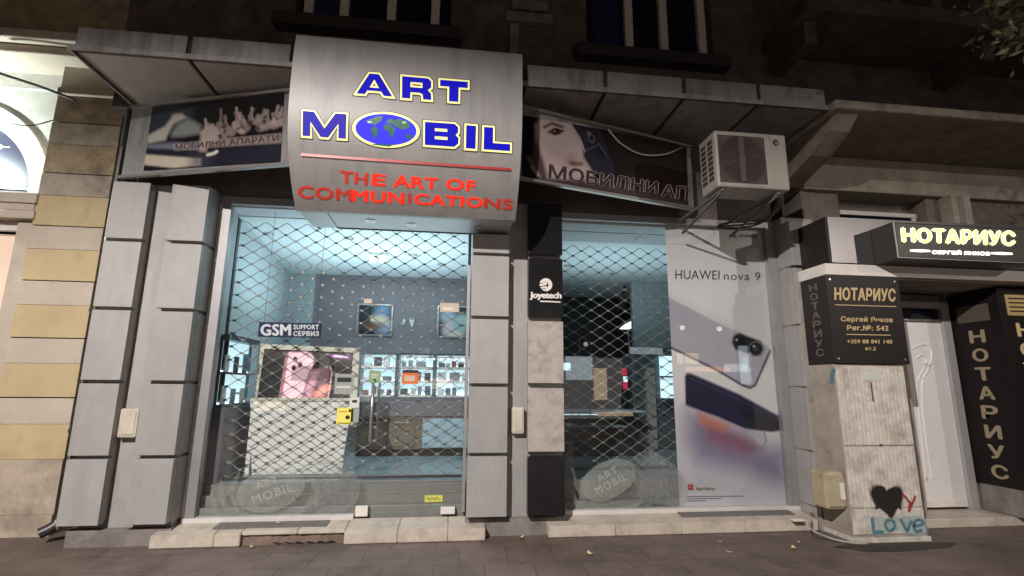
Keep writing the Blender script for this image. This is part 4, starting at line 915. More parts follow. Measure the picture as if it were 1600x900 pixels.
# right board: half a face and a dark phone
zz = 3.333
def Z(*p): return [(780+x/zz, 120+y/zz) for x, y in p]
RL = [('poly', Z((560, 260), (985, 340), (1000, 660), (560, 560)), (40, 30, 28), 12, .8),
      ('poly', Z((185, 250), (215, 215), (300, 225), (370, 235), (400, 290), (440, 355), (440, 420), (490, 490), (490, 540), (250, 530), (225, 430), (190, 330)), (176, 158, 154), 3),
      ('poly', Z((190, 330), (225, 430), (250, 530), (215, 520), (170, 420)), (90, 70, 68), 6, .8),
      ('poly', Z((215, 330), (330, 340), (350, 440), (260, 430)), (150, 132, 134), 14, .6),
      ('line', Z((235, 262), (275, 242), (330, 262)), 2.2, (70, 45, 40), 1.5, .9),
      ('poly', Z((255, 290), (290, 268), (335, 282), (320, 300), (285, 306)), (80, 62, 56), 1.2), ('ell', (*Z((296, 286))[0], 5.2, 4.8, 0), (26, 18, 15), 1), ('ell', (*Z((290, 283))[0], 1.2, 1.2, 0), (180, 160, 150), .7),
      ('line', Z((255, 288), (290, 267), (336, 283)), 1.1, (25, 16, 14), .8),
      ('ell', (*Z((372, 430))[0], 8, 10, 20), (140, 120, 118), 5, .7), ('ell', (*Z((388, 452))[0], 7, 3.5, 15), (74, 52, 52), 2.5, .9), ('ell', (*Z((422, 452))[0], 5, 3, 10), (84, 60, 60), 2, .8),
      ('poly', Z((385, 235), (440, 245), (520, 262), (600, 470), (590, 540), (490, 500), (440, 400), (430, 340)), (44, 42, 56), 2.5),
      ('poly', Z((440, 255), (500, 270), (560, 400), (540, 420), (470, 370)), (28, 28, 38), 3, .8),
      ('ell', (*Z((480, 322))[0], 5, 7, -20), (100, 96, 110), 1.5), ('ell', (*Z((480, 320))[0], 3.2, 4.8, -20), (18, 18, 30), 1), ('ell', (*Z((468, 295))[0], 3, 3, 0), (120, 116, 126), 1.2, .8),
      ('line', Z((365, 240), (420, 320), (445, 390)), .9, (180, 170, 176), .8), ('line', Z((450, 385), (520, 350), (560, 410)), .8, (90, 88, 110), .8),
      ('line', Z((150, 420), (190, 480), (215, 525)), 2.0, (120, 105, 105), 2, .8), ('line', Z((170, 470), (200, 510)), 1.6, (160, 150, 150), 1.5, .8),
      ('poly', Z((240, 500), (500, 560), (560, 560), (980, 650), (980, 670), (560, 600), (240, 540)), (120, 100, 100), 6, .35)]
ml1 = mat('billboard_outline', (.42, .36, .35), .5); ml2 = mat('billboard_letter', (.045, .025, .028), .5)
q1 = Z((262, 455), (826, 548), (822, 612), (258, 526)); q2 = Z((850, 560), (985, 575), (980, 642), (846, 622))
TX = [('МОБИЛНИ', q1, .055, ml1, .010), ('МОБИЛНИ', q1, .022, ml2, .013), ('АП', q2, .055, ml1, .010), ('АП', q2, .022, ml2, .013)]
billboard('wing_billboard', 'oblique billboard with half a woman\'s face and a dark phone, beside the air conditioner', (.62, 4.775, 0), (2.84, 5.40, 0), 3.58, 4.39, (16, 11, 12), RL, Z((125, 200), (975, 352), (985, 668), (118, 520)), TX)
bm = bmesh.new(); pa = Vector((.62, 4.775, 0)); tt = (Vector((2.84, 5.40, 0))-pa).normalized(); nn = Vector((tt.y, -tt.x, 0))
tube(bm, smooth_path([atp(780+x/zz, 120+y/zz, pa+nn*.03, nn) for x, y in ((565, 270), (630, 345), (720, 398), (800, 410), (880, 400), (950, 368))], 6), .011, 6)
tag(link('hanging_cable', bm, MT['cable_grey'], None, True), 'grey cable sagging across the billboard with the woman\'s face', 'cable')

# emblem on the second black panel of the pilaster
eY = 5.296
eb = thing('brand_plaque', 'white round emblem and lettering on the black pilaster panel beside the right window', 'plaque', at(851, 495, eY))
q = lambda x, y: at(820+x/7.5, 400+y/7.5, eY)
bm = bmesh.new(); cxx, cyy, R = 246, 337, 76
def arcpts(r, a0, a1, n): return [(cxx+r*math.cos(rad(a)), cyy+r*math.sin(rad(a))) for a in np.linspace(a0, a1, n)]
o_ = arcpts(R, -165, 95, 30); i_ = arcpts(R*.42, -60, 95, 30)
for k in range(29): bm.faces.new([bm.verts.new(q(*p)) for p in (o_[k], o_[k+1], i_[k+1], i_[k])])
bm.faces.new([bm.verts.new(q(*p)) for p in ((172, 330), (262, 305), (262, 335), (178, 356))]); bm.faces.new([bm.verts.new(q(*p)) for p in ((182, 366), (258, 346), (250, 372), (196, 384))]); bm.faces.new([bm.verts.new(q(*p)) for p in ((200, 392), (246, 380), (246, 410), (222, 406))])
link('emblem', bm, MT['white_paint'], eb)
bm = bmesh.new(); put_text(bm, 'Joyetech', lambda u, v: q(62+u*364, 512+u*6-v*90), .05, .93); ribbon(bm, [q(178, 530), q(300, 534), q(420, 540)], .014, NY); link('lettering', bm, MT['white_paint'], eb)
# shutter switch boxes on the pilaster wall
for (px0, px1, py0, py1), lb in (((190, 213, 638, 684), 'small grey-white shutter box on the left grey pilaster wall'), ((800, 819, 636, 678), 'small ivory shutter box between the two middle pilasters')):
    a, b = at(px0, py0, 5.38), at(px1, py1, 5.38); o = thing('shutter_box', lb, 'switch box', ((a.x+b.x)/2, 5.4, b.z))
    mesh('housing', MT['ivory'], o, (a.x, b.x, 5.36, 5.448, b.z, a.z), bev=.018); mesh('cover', MT['ivory'], o, (a.x+.02, b.x-.02, 5.352, 5.362, b.z+.03, a.z-.03), bev=.004)

# ------------------------------------------------------------------ air conditioner
ac = thing('air_conditioner', 'dusty white outdoor air conditioner unit on brackets at the right end of the canopy', 'air conditioner', (3.04, 4.66, 3.5))
ax0, ax1, ay0, ay1, az0, az1 = 2.64, 3.44, 4.50, 4.84, 3.50, 4.125
bm = bmesh.new(); box(bm, ax0, ax1, ay0, ay1, az0, az1, bev=.022); link('casing', bm, MT['pvc'], ac)
a, b = at(1120, 208, ay0), at(1200, 290, ay0)
mesh('fan_cavity', MT['ac_back'], ac, (a.x, b.x, ay0-.004, ay0-.001, b.z+.01, a.z-.015))
bm = bmesh.new(); c = ((a.x+b.x)/2, ay0-.010, (a.z+b.z)/2); R = (b.x-a.x)/2-.005
for k in range(13): ring(bm, c, R*(k+.35)/13, R*(k+.95)/13, (1, 0, 0), (0, 0, 1), 40, 1)
for k in range(12): t = k*math.pi/6; ribbon(bm, [(c[0]+math.cos(t)*.03, c[1]-.003, c[2]+math.sin(t)*.03), (c[0]+math.cos(t)*R, c[1]-.003, c[2]+math.sin(t)*R)], .010, NY)
disc(bm, (c[0], c[1]-.005, c[2]), .05, (1, 0, 0), (0, 0, 1))
link('fan_guard', bm, MT['ac_mesh'], ac)
bm = bmesh.new(); ribbon(bm, [(c[0]-.01, c[1]-.007, c[2]-R), (c[0]-.01, c[1]-.007, c[2]+R)], .06, NY); link('dust_streak', bm, mat('dust', (.075, .06, .053), .9), ac)
bm = bmesh.new()
for j in (0, 1):
    for k in range(8): y0_, z0_ = 4.56+j*.135, 3.60+k*.058; box(bm, ax0-.004, ax0-.001, y0_, y0_+.095, z0_, z0_+.040)
link('side_louvre', bm, MT['ac_dark'], ac)
bm = bmesh.new(); e = at(1212, 223, ay0); disc(bm, (e.x, ay0-.003, e.z), .035, (1, 0, 0), (0, 0, 1)); link('emblem', bm, MT['black'], ac)
bm = bmesh.new(); ring(bm, (e.x+.006, ay0-.005, e.z-.004), .008, .018, (1, 0, 0), (0, 0, 1), 16); link('emblem_mark', bm, MT['pvc'], ac)
bm = bmesh.new(); ribbon(bm, [(e.x-.035, ay0-.003, e.z-.055), (e.x+.035, ay0-.003, e.z-.055)], .014, NY); link('nameplate', bm, MT['alu'], ac)
for x in (2.70, 3.32):
    bm = bmesh.new(); bar(bm, (x, 4.52, 3.475), (x, 5.55, 3.475), .024, .024); bar(bm, (x, 4.55, 3.46), (x, 5.30, 3.05 if x > 3 else 3.1), .03, .03) if False else bar(bm, (x, 4.56, 3.455), (x, 5.45, 3.30), .022, .022); link('bracket', bm, MT['hose'], ac)
for k in range(3):
    bm = bmesh.new(); tube(bm, smooth_path([(3.42, 4.72, 3.56+.03*k), (3.52+.03*k, 4.85, 3.50), (3.5+.02*k, 5.1, 3.36+.02*k), (3.36, 5.5, 3.40+.04*k), (3.2, 5.6, 3.47)], 6), .011, 7); link('hose', bm, MT['hose' if k else 'cable'], ac, True)

# ------------------------------------------------------------------ steps and pavement litter
ls = thing('entrance_step', 'long pale stone step under the left window with a stretch of broken bare mortar', 'step', (-1.15, 5.4, 0))
def slab(name, m, x0, x1, y0, y1, zf, zb, par, zlow=0.0):
    bm = bmesh.new(); prism(bm, [(x0, y0, zlow), (x0, y1, zlow), (x0, y1, zb), (x0, y0, zf)], (1, 0, 0), x1-x0); bmesh.ops.bevel(bm, geom=bm.edges[:], offset=.006, segments=2, affect='EDGES'); return link(name, bm, m, par)
for a, b, yf in ((-2.68, -2.13, 5.27), (-2.126, -1.90, 5.27), (-1.896, -1.40, 5.305), (-1.396, -.96, 5.305), (-.956, -.46, 5.25), (-.456, .02, 5.25), (.024, .385, 5.25)):
    if yf == 5.305: slab('stone_slab', MT['stone'], a, b, 5.30, 5.60, .125, .150, ls, .09)
    else: slab('stone_slab', MT['stone'], a, b, yf, 5.60, .115, .150, ls, .004)
bm = bmesh.new(); prof = []
for k in range(24): prof.append((-1.90+k*.94/23, 5.335+random.uniform(-.012, .012), 0))
for k in range(23):
    (xa, ya, _), (xb, yb, _) = prof[k], prof[k+1]; v = [bm.verts.new(p) for p in ((xa, ya-.02, .0), (xb, yb-.02, .0), (xb, yb, .089), (xa, ya, .089))]; bm.faces.new(v)
link('bare_mortar', bm, MT['mortar'], ls)
bm = bmesh.new(); ribbon(bm, [(-1.62+k*.028, 5.30-.004, .018+.006*math.sin(k*1.7)) for k in range(22)], [.004+.010*abs(math.sin(k*.9)) for k in range(22)], NY); link('crack', bm, MT['black'], ls)
slab('inlay', MT['grey_stone'], -2.20, -1.15, 5.38, 5.55, .1385, .1525, ls, .12)
rs_ = thing('entrance_step', 'pale stone step under the right window, reaching to the painted cabinet', 'step', (2.4, 5.4, 0))
for a, b in zip((1.02, 1.72, 2.42, 3.12), (1.716, 2.416, 3.116, 3.95)): slab('stone_slab', MT['stone'], a, b, 5.28, 5.60, .112, .150, rs_, .004)
slab('inlay', MT['grey_stone'], 2.50, 3.80, 5.42, 5.56, .140, .153, rs_, .12)
for i, (px, py, s, lb) in enumerate(((815, 841, .055, 'yellow-green fallen leaf on the pavement between the two steps'), (922, 867, .065, 'curled pale leaf, nearest to the viewer on the pavement'), (1124, 848, .035, 'tiny pale leaf scrap in front of the middle of the right step'), (1140, 864, .045, 'small pale leaf lying below the tiny scrap before the right step'), (1240, 858, .065, 'long pale leaf near the painted cabinet'), (1249, 849, .04, 'small leaf just behind the long pale leaf near the cabinet'), (393, 856, .04, 'thin pale leaf sliver before the broken mortar of the left step'), (608, 817, .04, 'white scrap on the grey inlay of the left step'))):
    zf = .154 if i == 7 else .004; p = atz(px, py, zf) if i != 7 else Vector((-1.62, 5.46, .149)); t = random.uniform(0, 6); bm = bmesh.new(); rows = []
    for k in range(7):
        u = k/6-.5; w = s*.32*math.sin(math.pi*(k+.4)/6.8); cu = .35*s*(u*u*2)+.006
        rows.append([bm.verts.new(p+Vector((math.cos(t)*u*s*1.5-math.sin(t)*w*j, math.sin(t)*u*s*1.5+math.cos(t)*w*j, cu+abs(j)*s*.10))) for j in (-1, 0, 1)])
    for A, B in zip(rows, rows[1:]):
        for j in (0, 1): bm.faces.new((A[j], A[j+1], B[j+1], B[j]))
    tag(link('fallen_leaf', bm, MT['leaf'] if i != 7 else MT['white_paint'], None, True), lb, 'leaf', 'leaves and scraps on the pavement')

# ================================================================== NOTARY ENTRANCE ON THE RIGHT
no = thing('notary_entrance', 'neighbouring notary entrance with a grey metal lintel on the right', 'building', (6, 5.6, 0))
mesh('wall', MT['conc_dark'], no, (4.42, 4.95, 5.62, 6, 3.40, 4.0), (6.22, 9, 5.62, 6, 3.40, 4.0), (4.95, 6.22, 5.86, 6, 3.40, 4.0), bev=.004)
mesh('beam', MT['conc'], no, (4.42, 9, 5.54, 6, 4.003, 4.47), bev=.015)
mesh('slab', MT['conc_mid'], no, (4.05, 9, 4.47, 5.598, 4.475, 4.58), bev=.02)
tw = mesh('transom_window', MT['door_white'], no, (4.97, 6.20, 5.74, 5.80, 3.76, 3.82), (4.97, 5.03, 5.74, 5.80, 3.40, 3.757), (6.12, 6.18, 5.74, 5.80, 3.40, 3.757), bev=.004); mesh('pane', MT['dark_glass'], tw, (5.03, 6.12, 5.76, 5.78, 3.40, 3.757))
mesh('post', MT['conc'], no, (6.42, 6.50, 5.45, 5.618, 3.40, 4.0), (6.60, 6.70, 5.45, 5.618, 3.40, 4.0))
bm = bmesh.new(); P = [(4.0, 4.55, 4.468), (4.0, 4.70, 4.33), (4.0, 5.0, 4.18), (4.0, 5.55, 4.02), (4.0, 5.598, 4.02), (4.0, 5.598, 4.468)]; prism(bm, P, (1, 0, 0), .16) if False else prism(bm, [(x+.12, y, z_) for x, y, z_ in P], (1, 0, 0), .26); link('corner_console', bm, MT['conc_mid'], no)
mesh('fascia', MT['notary_metal'], no, (4.105, 9, 4.85, 5.14, 2.845, 3.375), bev=.004); mesh('fascia_end', MT['notary_black'], no, (4.085, 4.103, 4.86, 5.598, 2.845, 3.37)); mesh('fascia_top', MT['notary_black'], no, (4.105, 9, 5.142, 5.62, 3.30, 3.37))
mesh('lintel', MT['white_paint'], no, (4.03, 9, 4.86, 5.60, 2.712, 2.838), bev=.004)
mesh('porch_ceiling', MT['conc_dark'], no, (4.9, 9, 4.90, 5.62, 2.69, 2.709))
mesh('pier', MT['cabinet_side'], no, (4.0, 5.20, 5.28, 5.95, 0, 2.688), (5.18, 5.44, 5.45, 5.95, 0, 2.688)); mesh('step', MT['stone'], no, (4.9, 9, 5.26, 6.2, 0, .095), bev=.008)
mesh('door_surround', MT['conc_dark'], no, (5.44, 9, 5.70, 6.0, 2.59, 2.688)); 
dn = mesh('door', MT['door_white'], no, (5.50, 6.16, 5.615, 5.665, .125, 2.33), bev=.004)
mesh('door_frame', MT['grey_frame'], dn, (6.164, 6.275, 5.58, 5.68, .097, 2.585), (5.441, 5.497, 5.58, 5.68, .097, 2.585), (5.50, 6.162, 5.58, 5.68, 2.50, 2.585), (5.50, 6.162, 5.58, 5.68, 2.334, 2.36), bev=.004); mesh('transom', MT['dark_glass'], dn, (5.50, 6.162, 5.63, 5.64, 2.361, 2.498))
bm = bmesh.new(); q = lambda x, y: at(x, y, 5.612)
for P in ([(1432, 560), (1440, 555), (1447, 560), (1446, 572), (1436, 590), (1433, 610), (1440, 680), (1448, 750)], [(1425, 545), (1445, 538), (1456, 550), (1452, 575), (1442, 595), (1442, 640), (1452, 720), (1458, 750)]):
    tube(bm, smooth_path([q(*p) for p in P], 5), .010, 6)
link('moulding', bm, MT['door_white'], dn, True); mesh('kick_rail', MT['white_paint'], dn, (5.50, 6.15, 5.605, 5.614, .13, .20), bev=.002)
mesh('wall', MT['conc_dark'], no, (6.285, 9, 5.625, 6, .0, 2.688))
cb_ = thing('control_cabinet', 'tall dirty beige ribbed street cabinet with graffiti beside the notary door', 'cabinet', (4.41, 5.05, 0))
kx0, kx1, ky = 4.005, 4.81, 4.86
mesh('body', MT['cabinet_side'], cb_, (kx0, kx1, ky+.012, 5.26, .05, 1.745), bev=.004)
bm = bmesh.new(); n_ = 17
for (z0_, z1_) in ((.93, 1.72), (.33, .905)):
    W_ = (kx1-kx0-.03)/n_
    for k in range(n_): box(bm, kx0+.015+k*W_, kx0+.015+k*W_+W_*.66, ky-.006, ky+.011, z0_, z1_, bev=.003)
    box(bm, kx0+.008, kx1-.008, ky, ky+.0115, z0_-.008, z1_+.008)
dd = link('ribbed_door', bm, MT['cabinet'], cb_); mesh('door_back', MT['cabinet_gap'], dd, (kx0+.012, kx1-.012, ky+.0085, ky+.0118, .33, 1.72)); mesh('lower_panel', MT['cabinet'], cb_, (kx0+.006, kx1-.006, ky-.004, ky+.011, .075, .315), bev=.003); mesh('base', MT['cabinet'], cb_, (kx0-.01, kx1+.015, ky-.03, 5.27, .002, .048), bev=.004)  # darker backing so the gaps between the ribs show
mesh('latch', MT['rust'], dd, (4.40, 4.43, ky-.012, ky-.007, .915, .935), bev=.001); mesh('rust_streak', MT['rust'], dd, (4.385, 4.40, ky-.010, ky-.0065, 1.36, 1.56)); mesh('peeled_paper', MT['white_st'], cb_, (4.30, 4.52, ky-.0085, ky-.0066, 1.58, 1.66))
mesh('back_strip', MT['cabinet_side'], cb_, (kx1+.001, kx1+.06, 5.1, 5.26, .09, 1.70), bev=.003)
gY = ky-.0095; q = lambda x, y: at(1300+x/6.43, 730+y/6.43, gY)
bm = bmesh.new(); P = smooth_path([q(x, y) for x, y in ((548, 240), (520, 200), (460, 190), (410, 215), (395, 270), (420, 340), (440, 375), (445, 415), (462, 420), (475, 405), (500, 420), (550, 460), (595, 505), (632, 450), (650, 415), (668, 405), (685, 430), (690, 370), (705, 290), (690, 225), (640, 200), (590, 215), (548, 240))], 4)[:-1]; bm.faces.new([bm.verts.new(p) for p in P]); halo = [p for p in P]; cen = sum(P, Vector())/len(P); gr = tag(link('heart_graffiti', bm, MT['spray_black'], None), 'black spray-painted heart on the ribbed cabinet door', 'graffiti')
for k, sc_ in enumerate((1.13, 1.06)):
    bm = bmesh.new(); bm.faces.new([bm.verts.new(cen+(p-cen)*sc_*random.uniform(.97, 1.03)+Vector((0, .0008*(2-k), 0))) for p in halo]); link('overspray', bm, MT['spray_haze'], gr)
bm = bmesh.new(); ribbon(bm, [q(*p) for p in ((705, 262), (745, 310), (795, 368))], [.02, .022, .024], NY); ribbon(bm, [lift(q(*p), NY, .0008) for p in ((838, 285), (815, 345), (788, 385), (772, 450))], [.022, .02, .04, .022], NY); tag(link('letter_graffiti', bm, MT['spray_red'], None), 'red spray-painted Y beside the heart on the cabinet', 'graffiti')
gY = ky-.006; bm = bmesh.new()
for P, w in (([(403, 505), (412, 580), (425, 655), (470, 650), (520, 655)], .035), ([(585, 530), (545, 545), (540, 600), (580, 640), (625, 610), (628, 560), (590, 530)], .03), ([(688, 520), (720, 580), (757, 640), (780, 580), (805, 540)], .032), ([(820, 590), (880, 585), (920, 560), (880, 528), (835, 545), (820, 600), (850, 645), (910, 630)], .03)): ribbon(bm, smooth_path([q(*p) for p in P], 4), w, NY)
tag(link('word_graffiti', bm, MT['spray_blue'], None), 'blue spray-painted word LOVE at the foot of the cabinet', 'graffiti')
bm = bmesh.new(); P = smooth_path([lift(q(x, y), NY, -.001) for x, y in ((400, 490), (560, 510), (700, 500), (900, 490), (950, 560), (960, 690), (800, 680), (640, 640), (480, 690), (400, 660), (400, 490))], 3)[:-1]; bm.faces.new([bm.verts.new(p) for p in P]); tag(link('overspray_patch', bm, MT['spray_pale'], None), 'pale blue overspray patch behind the blue word on the cabinet', 'graffiti')
bm = bmesh.new(); ribbon(bm, smooth_path([atx(*p, kx0-.003) for p in ((1303, 576), (1300, 588), (1301, 600))], 3), .05, (-1, 0, 0)); tag(link('paint_smear', bm, MT['spray_blue'], None), 'small blue paint smear near the top of the cabinet side', 'graffiti')
# notary sign box above the cabinet
ns = thing('notary_sign', 'black and gold notary sign box on top of the graffiti cabinet', 'sign', (4.43, 5.0, 1.75))
sx0, sx1, sz0, sz1, sY = 3.998, 4.875, 1.752, 2.705, 4.845
mesh('box', MT['notary_black'], ns, (sx0, sx1, sY, 5.24, sz0, sz1), bev=.004)
q = lambda x, y: at(1280+x/5.63, 420+y/5.63, sY-.003)
bm = bmesh.new()
for s, x0_, x1_, yt0, yt1, yb0, yb1, off in (('НОТАРИУС', 137, 668, 165, 178, 272, 286, .045), ('Сергей Янков', 192, 645, 418, 428, 472, 480, .035), ('Рег.№: 542', 246, 608, 496, 500, 540, 545, .035), ('+359 88 841 140', 246, 640, 622, 625, 655, 658, .035), ('ет.2', 405, 497, 688, 689, 715, 716, .035)):
    put_text(bm, s, quad_fn(q(x0_, yt0), q(x1_, yt1), q(x1_, yb1), q(x0_, yb0)), off, 1.08)
for a, b in (((140, 316), (675, 332)), ((240, 576), (628, 584))): ribbon(bm, [q(*a), q(*b)], .009, NY)
link('lettering', bm, MT['gold'], ns)
bm = bmesh.new(); X_ = sx0-.003
for k, ch in enumerate('НОТАРИУС'):
    yc = 447+k*12.3+.0; put = lambda u, v, k=k: Vector((X_, 5.095-u*.11, 2.60-.103*k+.075*v-.04)); put_text(bm, ch, put, .04)
link('side_lettering', bm, MT['gold_shaded'], ns)  # side letters: gold darkened to carry the shade of the side face
# lit notary sign box on the fascia
lsn = thing('lit_notary_sign', 'dark box sign with glowing yellow-white notary lettering on the metal lintel', 'lit sign', (5.4, 4.7, 2.85))
lY = 4.56; mesh('box', MT['notary_black'], lsn, (4.62, 6.30, lY+.004, 4.848, 2.84, 3.24), bev=.004); mesh('face', mat('lit_sign_face', (.055, .055, .045), .4), lsn, (4.645, 6.275, lY-.002, lY+.003, 2.86, 3.225)); mesh('edge_trim', MT['alu'], lsn, (4.62, 4.632, lY-.006, lY+.003, 2.845, 3.235), (4.633, 6.29, lY-.006, lY+.003, 2.845, 2.853))
q = lambda x, y, d=0.: at(1380+x/7.273, 330+y/7.273, lY-.006-d)
cn = ((200, 180), (1505, 222), (1505, 400), (215, 356))
bm = bmesh.new(); f = quad_fn(*[q(*c) for c in cn]); ref = text_geo('НОТАРИУС', .05, 1.05)[0]; put_text(bm, 'НОТАРИУС', f, .075, 1.05, fit=ref); tt_ = link('lettering', bm, MT['lit_white'], lsn)
bm = bmesh.new(); f = quad_fn(*[q(c[0], c[1], .003) for c in cn]); put_text(bm, 'НОТАРИУС', f, .045, 1.05, fit=ref); link('letter_face', bm, MT['lit_yellow'], tt_)
bm = bmesh.new(); f = quad_fn(*[q(*c) for c in ((560, 435), (1210, 455), (1210, 502), (560, 484))]); put_text(bm, 'СЕРГЕЙ ЯНКОВ', f, .085, 1.08); ribbon(bm, [q(305, 447), q(420, 449), q(535, 452)], [.02, .032, .02], NY); ribbon(bm, [q(1225, 476), q(1350, 480), q(1470, 484)], [.02, .032, .02], NY); link('name_lettering', bm, MT['lit_white'], lsn)
# black letter pillar right of the door
bp_ = thing('black_letter_pillar', 'black pillar sign with vertical dull gold letters right of the white door', 'sign', (6.8, 5.3, .40))
mesh('box', MT['pillar_black'], bp_, (6.29, 7.4, 5.0, 5.60, .42, 2.66), bev=.004)
bm = bmesh.new(); X_ = 6.287
for k, ch in enumerate('НОТАРИУС'): put_text(bm, ch, lambda u, v, k=k: Vector((X_, 5.385-u*.165, 2.05-.222*k+.145*v)), .04)
link('side_lettering', bm, MT['gold_dim'], bp_)
bm = bmesh.new()
for k, ch in enumerate('НОТАРИУС'): put_text(bm, ch, lambda u, v, k=k: Vector((6.47+u*.17, 4.997, 2.10-.225*k+.15*v)), .04)
link('front_lettering', bm, MT['gold'], bp_)
gp_ = mesh('plate', MT['gold_plate'], bp_, (6.38, 6.85, 4.992, 4.998, 2.34, 2.585)); bm = bmesh.new()
for k in range(4): ribbon(bm, [(6.41, 4.989, 2.54-.05*k), (6.8, 4.989, 2.54-.05*k)], .016, NY)
link('print', bm, MT['notary_black'], gp_); mesh('side_plate', mat('dim_plate', (.09, .075, .055), .4), bp_, (6.284, 6.288, 5.12, 5.50, 2.30, 2.50))
mesh('footing', MT['plinth'], bp_, (6.33, 6.66, 5.06, 5.6, .098, .418), (6.67, 7.3, 5.06, 5.6, .098, .418), bev=.012)
for x_, z__ in ((sx0+.05, sz0+.05), (sx1-.05, sz0+.05), (sx0+.05, sz1-.05), (sx1-.05, sz1-.05)):
    bm = bmesh.new(); tube(bm, [(x_, sY-.004, z__), (x_, sY+.004, z__)], .011, 10); link('screw', bm, MT['rail'], ns)
# meter box and its cable
mb = thing('meter_box', 'yellowed plastic meter box low on the side of the graffiti cabinet', 'meter box', (3.9, 4.95, .3))
mesh('housing', MT['meter'], mb, (3.785, 4.002, 4.90, 5.12, .30, .66), bev=.025); mesh('cover', MT['meter'], mb, (3.80, 3.985, 4.885, 4.899, .33, .63), bev=.006); mesh('torn_label', MT['white_paint'], mb, (3.93, 3.98, 4.881, 4.8845, .40, .56))
bm = bmesh.new(); tube(bm, smooth_path([atz(*p, .05) for p in ((1285, 795),)]+[(3.72, 5.1, .10), (3.80, 4.95, .03), (3.95, 4.82, .014), (4.08, 4.79, .014)], 6), .011, 6); tag(link('ground_cable', bm, MT['cable_grey'], None, True), 'loose grey cable dropping from under the meter box to the pavement', 'cable')
tag(mesh('paper_scrap', MT['white_paint'], None, (3.62, 3.74, 5.2, 5.26, .118, .14), bev=.004), 'crumpled white paper scrap on the right step by the cabinet', 'paper')
st_p = atz(1345, 868, .003); bm = bmesh.new(); bm.faces.new([bm.verts.new((4.35+.62*math.cos(t)*(1+.12*math.sin(5*t)), 4.72+.13*math.sin(t)*(1+.2*math.cos(3*t)), .004)) for t in np.linspace(0, 2*math.pi, 40, endpoint=False)]); o = link('pavement_patch', bm, MT['tile_dark'], None); struct(o)  # irregular dark patch on the pavement in front of the cabinet

# ================================================================== YELLOW HOUSE ON THE LEFT
yh = thing('yellow_house', 'cream and yellow banded house with a lit white arch at the left edge', 'building', (-5, 6, 0))
YX = -3.86; PX_ = -4.58; YF = 5.80
mesh('wall', MT['base_plaster'], yh, (-9, YX, YF-.03, 6.3, 0, .20), (PX_-.06, YX, YF-.012, 6.3, .202, .72))
zz_ = .722
for k in range(6):
    j = .722+k*.612; 
    mesh('yellow_band', MT['yellow' if k < 5 else 'yellow_shaded_dirty'], yh, (PX_+(.0 if k < 4 else .0), YX, YF, 6.3, j, j+.342), bev=.003)
    mesh('cream_band', MT['cream' if k < 4 else 'cream_shaded_dirty'], yh, (PX_, YX, YF-.004, 6.3, j+.344, j+.60), bev=.003)
    mesh('groove', MT['dark_joint'], yh, (PX_+.003, YX-.003, YF+.02, 6.3, j+.601, j+.611))
mesh('jamb', MT['cream'], yh, (-4.76, PX_-.002, YF+.05, 6.3, .722, 3.22), bev=.006)
mesh('impost', MT['cream'], yh, (-4.95, PX_+.02, YF-.04, 6.3, 3.40, 3.52), (-4.92, PX_, YF-.02, 6.3, 3.32, 3.398), (-4.97, PX_+.02, YF-.03, 6.3, 3.225, 3.318), bev=.01)
# arch field: white plaster with a round opening
AC_, AR = (-5.79, 3.61), .90; YA = YF+.25
bm = bmesh.new(); N = 40; inner = [(AC_[0]+AR*math.cos(t), AC_[1]+AR*math.sin(t)) for t in np.linspace(0, math.pi, N)]
def outp(t): 
    c, s = math.cos(t), math.sin(t); k = min((1.24/abs(c)) if abs(c) > 1e-6 else 9e9, (1.50/abs(s)) if abs(s) > 1e-6 else 9e9); return (AC_[0]+k*c, AC_[1]+k*s)
outer = [outp(t) for t in np.linspace(0, math.pi, N)]
for k in range(N-1):
    a, b, c, d_ = inner[k], inner[k+1], outer[k+1], outer[k]
    prism(bm, [(a[0], YA, a[1]), (b[0], YA, b[1]), (c[0], YA, c[1]), (d_[0], YA, d_[1])], (0, 1, 0), .25)
link('arch_field', bm, MT['white_plaster'], yh)
bm = bmesh.new(); tube(bm, [(AC_[0]+1.12*math.cos(t), YA-.004, AC_[1]+1.12*math.sin(t)) for t in np.linspace(.25, math.pi, 40)], .022, 8); link('arch_moulding', bm, MT['white_plaster'], yh, True)
bm = bmesh.new(); bm.faces.new([bm.verts.new((AC_[0]+(AR+.02)*math.cos(t), YA+.13, AC_[1]+(AR+.02)*math.sin(t))) for t in np.linspace(0, math.pi, 40)]); fp = link('fanlight_panel', bm, MT['arch_blue'], yh)
mesh('panel_line', MT['alu'], fp, (-6.7, -4.90, YA+.115, YA+.125, 3.69, 3.702)); c = at(1, 229, YA+.115); bm = bmesh.new(); bm.faces.new([bm.verts.new((c.x+(.03 if k % 2 else .11)*math.cos(k*math.pi/4), YA+.115, c.z+(.012 if k % 2 else .03)*math.sin(k*math.pi/4))) for k in range(8)]); link('star', bm, MT['white_paint'], fp)
mesh('lit_window', MT['warm_lit'], yh, (-6.4, -4.761, YF+.20, YF+.22, .72, 3.10)); mesh('window_head', MT['alu_white'], yh, (-6.4, -4.761, YF+.06, YF+.12, 3.40, 3.47), (-6.4, -4.761, YF+.10, YF+.16, 3.12, 3.22))
mesh('frieze', MT['white_plaster'], yh, (-9, PX_-.002, YF+.22, 6.5, 4.90, 5.10)); mesh('frieze', MT['cream'], yh, (PX_, YX, YF+.02, 6.3, 4.822, 5.10)); mesh('upper_wall', MT['yellow_shaded_dirty'], yh, (PX_, YX, YF+.003, 6.3, 4.396, 4.82), (-9, YX-.02, YF+.02, 6.3, 5.33, 9.5))
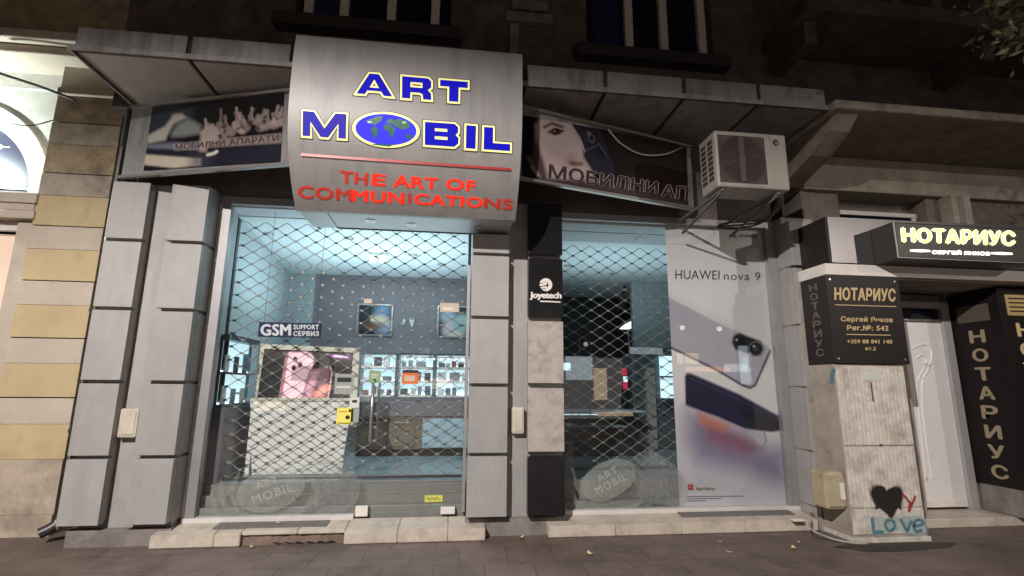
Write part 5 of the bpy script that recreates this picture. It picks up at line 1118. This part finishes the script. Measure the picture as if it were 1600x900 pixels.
mesh('cornice', MT['cream'], yh, (-9, YX-.10, YF-.20, 6.3, 5.10, 5.20), (-9, YX-.06, YF-.32, 6.3, 5.203, 5.32), bev=.015); mesh('capital', MT['cream'], yh, (PX_+.02, YX-.02, YF-.05, YF-.001, 4.72, 4.80), bev=.008)
dp = thing('downpipe', 'dark metal downpipe in the gap between the yellow house and the grey shop front', 'downpipe', (-3.66, 5.55, 0))
bm = bmesh.new(); tube(bm, [(-3.64, 5.60, .30), (-3.64, 5.60, 4.48)], .055, 14); link('pipe', bm, MT['dark_metal'], dp, True); mesh('edge_strip', MT['rail'], dp, (-3.56, -3.545, 5.40, 5.46, .16, 3.95))
mesh('bracket', MT['dark_metal'], dp, (-3.71, -3.57, 5.56, 5.67, 2.2, 2.24), (-3.71, -3.57, 5.56, 5.67, 1.0, 1.04), bev=.004)
bm = bmesh.new(); tube(bm, smooth_path([(-3.64, 5.60, .30), (-3.65, 5.58, .2), (-3.69, 5.54, .14), (-3.76, 5.50, .10)], 4), .050, 14, cap=False); link('spout', bm, MT['dark_metal'], dp, True)
def cable(pts, r, label, m='cable'):
    bm = bmesh.new(); tube(bm, smooth_path(pts, 8), r, 6); tag(link('wall_cable', bm, MT[m], None, True), label, 'cable')
cable([at(-20, 107, 5.6), at(0, 115, 5.6), at(70, 138, 5.68), at(118, 157, 5.74)], .016, 'thick black cable running down to the yellow pilaster')
cable([at(-10, 176, 5.72), at(20, 193, 5.72), at(50, 196, 5.74), at(82, 188, 5.78)], .006, 'thin dark cable looping across the lit white arch')
# leafy branch at the top right corner
br_ = thing('tree_branch', 'leafy tree branch reaching into the top right corner', 'tree branch', at(1650, 20, 3.5))
bm = bmesh.new(); P = smooth_path([at(1720, -60, 3.4), at(1640, -10, 3.45), at(1590, 30, 3.5), at(1550, 70, 3.5)], 5); tube(bm, P, [.03-.02*i/len(P) for i in range(len(P))], 6); tube(bm, smooth_path([at(1600, 22, 3.5), at(1575, 10, 3.55), at(1545, 5, 3.6)], 4), .008, 5); link('bough', bm, MT['bark'], br_)
bm = bmesh.new()
for k in range(300):
    p = at(random.gauss(1585, 34), random.gauss(28, 34), 3.5+random.uniform(-.25, .25)); n_ = Vector((random.gauss(0, .6), random.gauss(0, .6), random.gauss(0, 1))).normalized(); u = n_.orthogonal().normalized(); u = (u*math.cos(k)+n_.cross(u)*math.sin(k)); w = n_.cross(u); s = random.uniform(.03, .065)
    bm.faces.new([bm.verts.new(p+u*s), bm.verts.new(p+w*s*.4), bm.verts.new(p-u*s), bm.verts.new(p-w*s*.4)])
link('leaves', bm, MT['foliage'], br_)
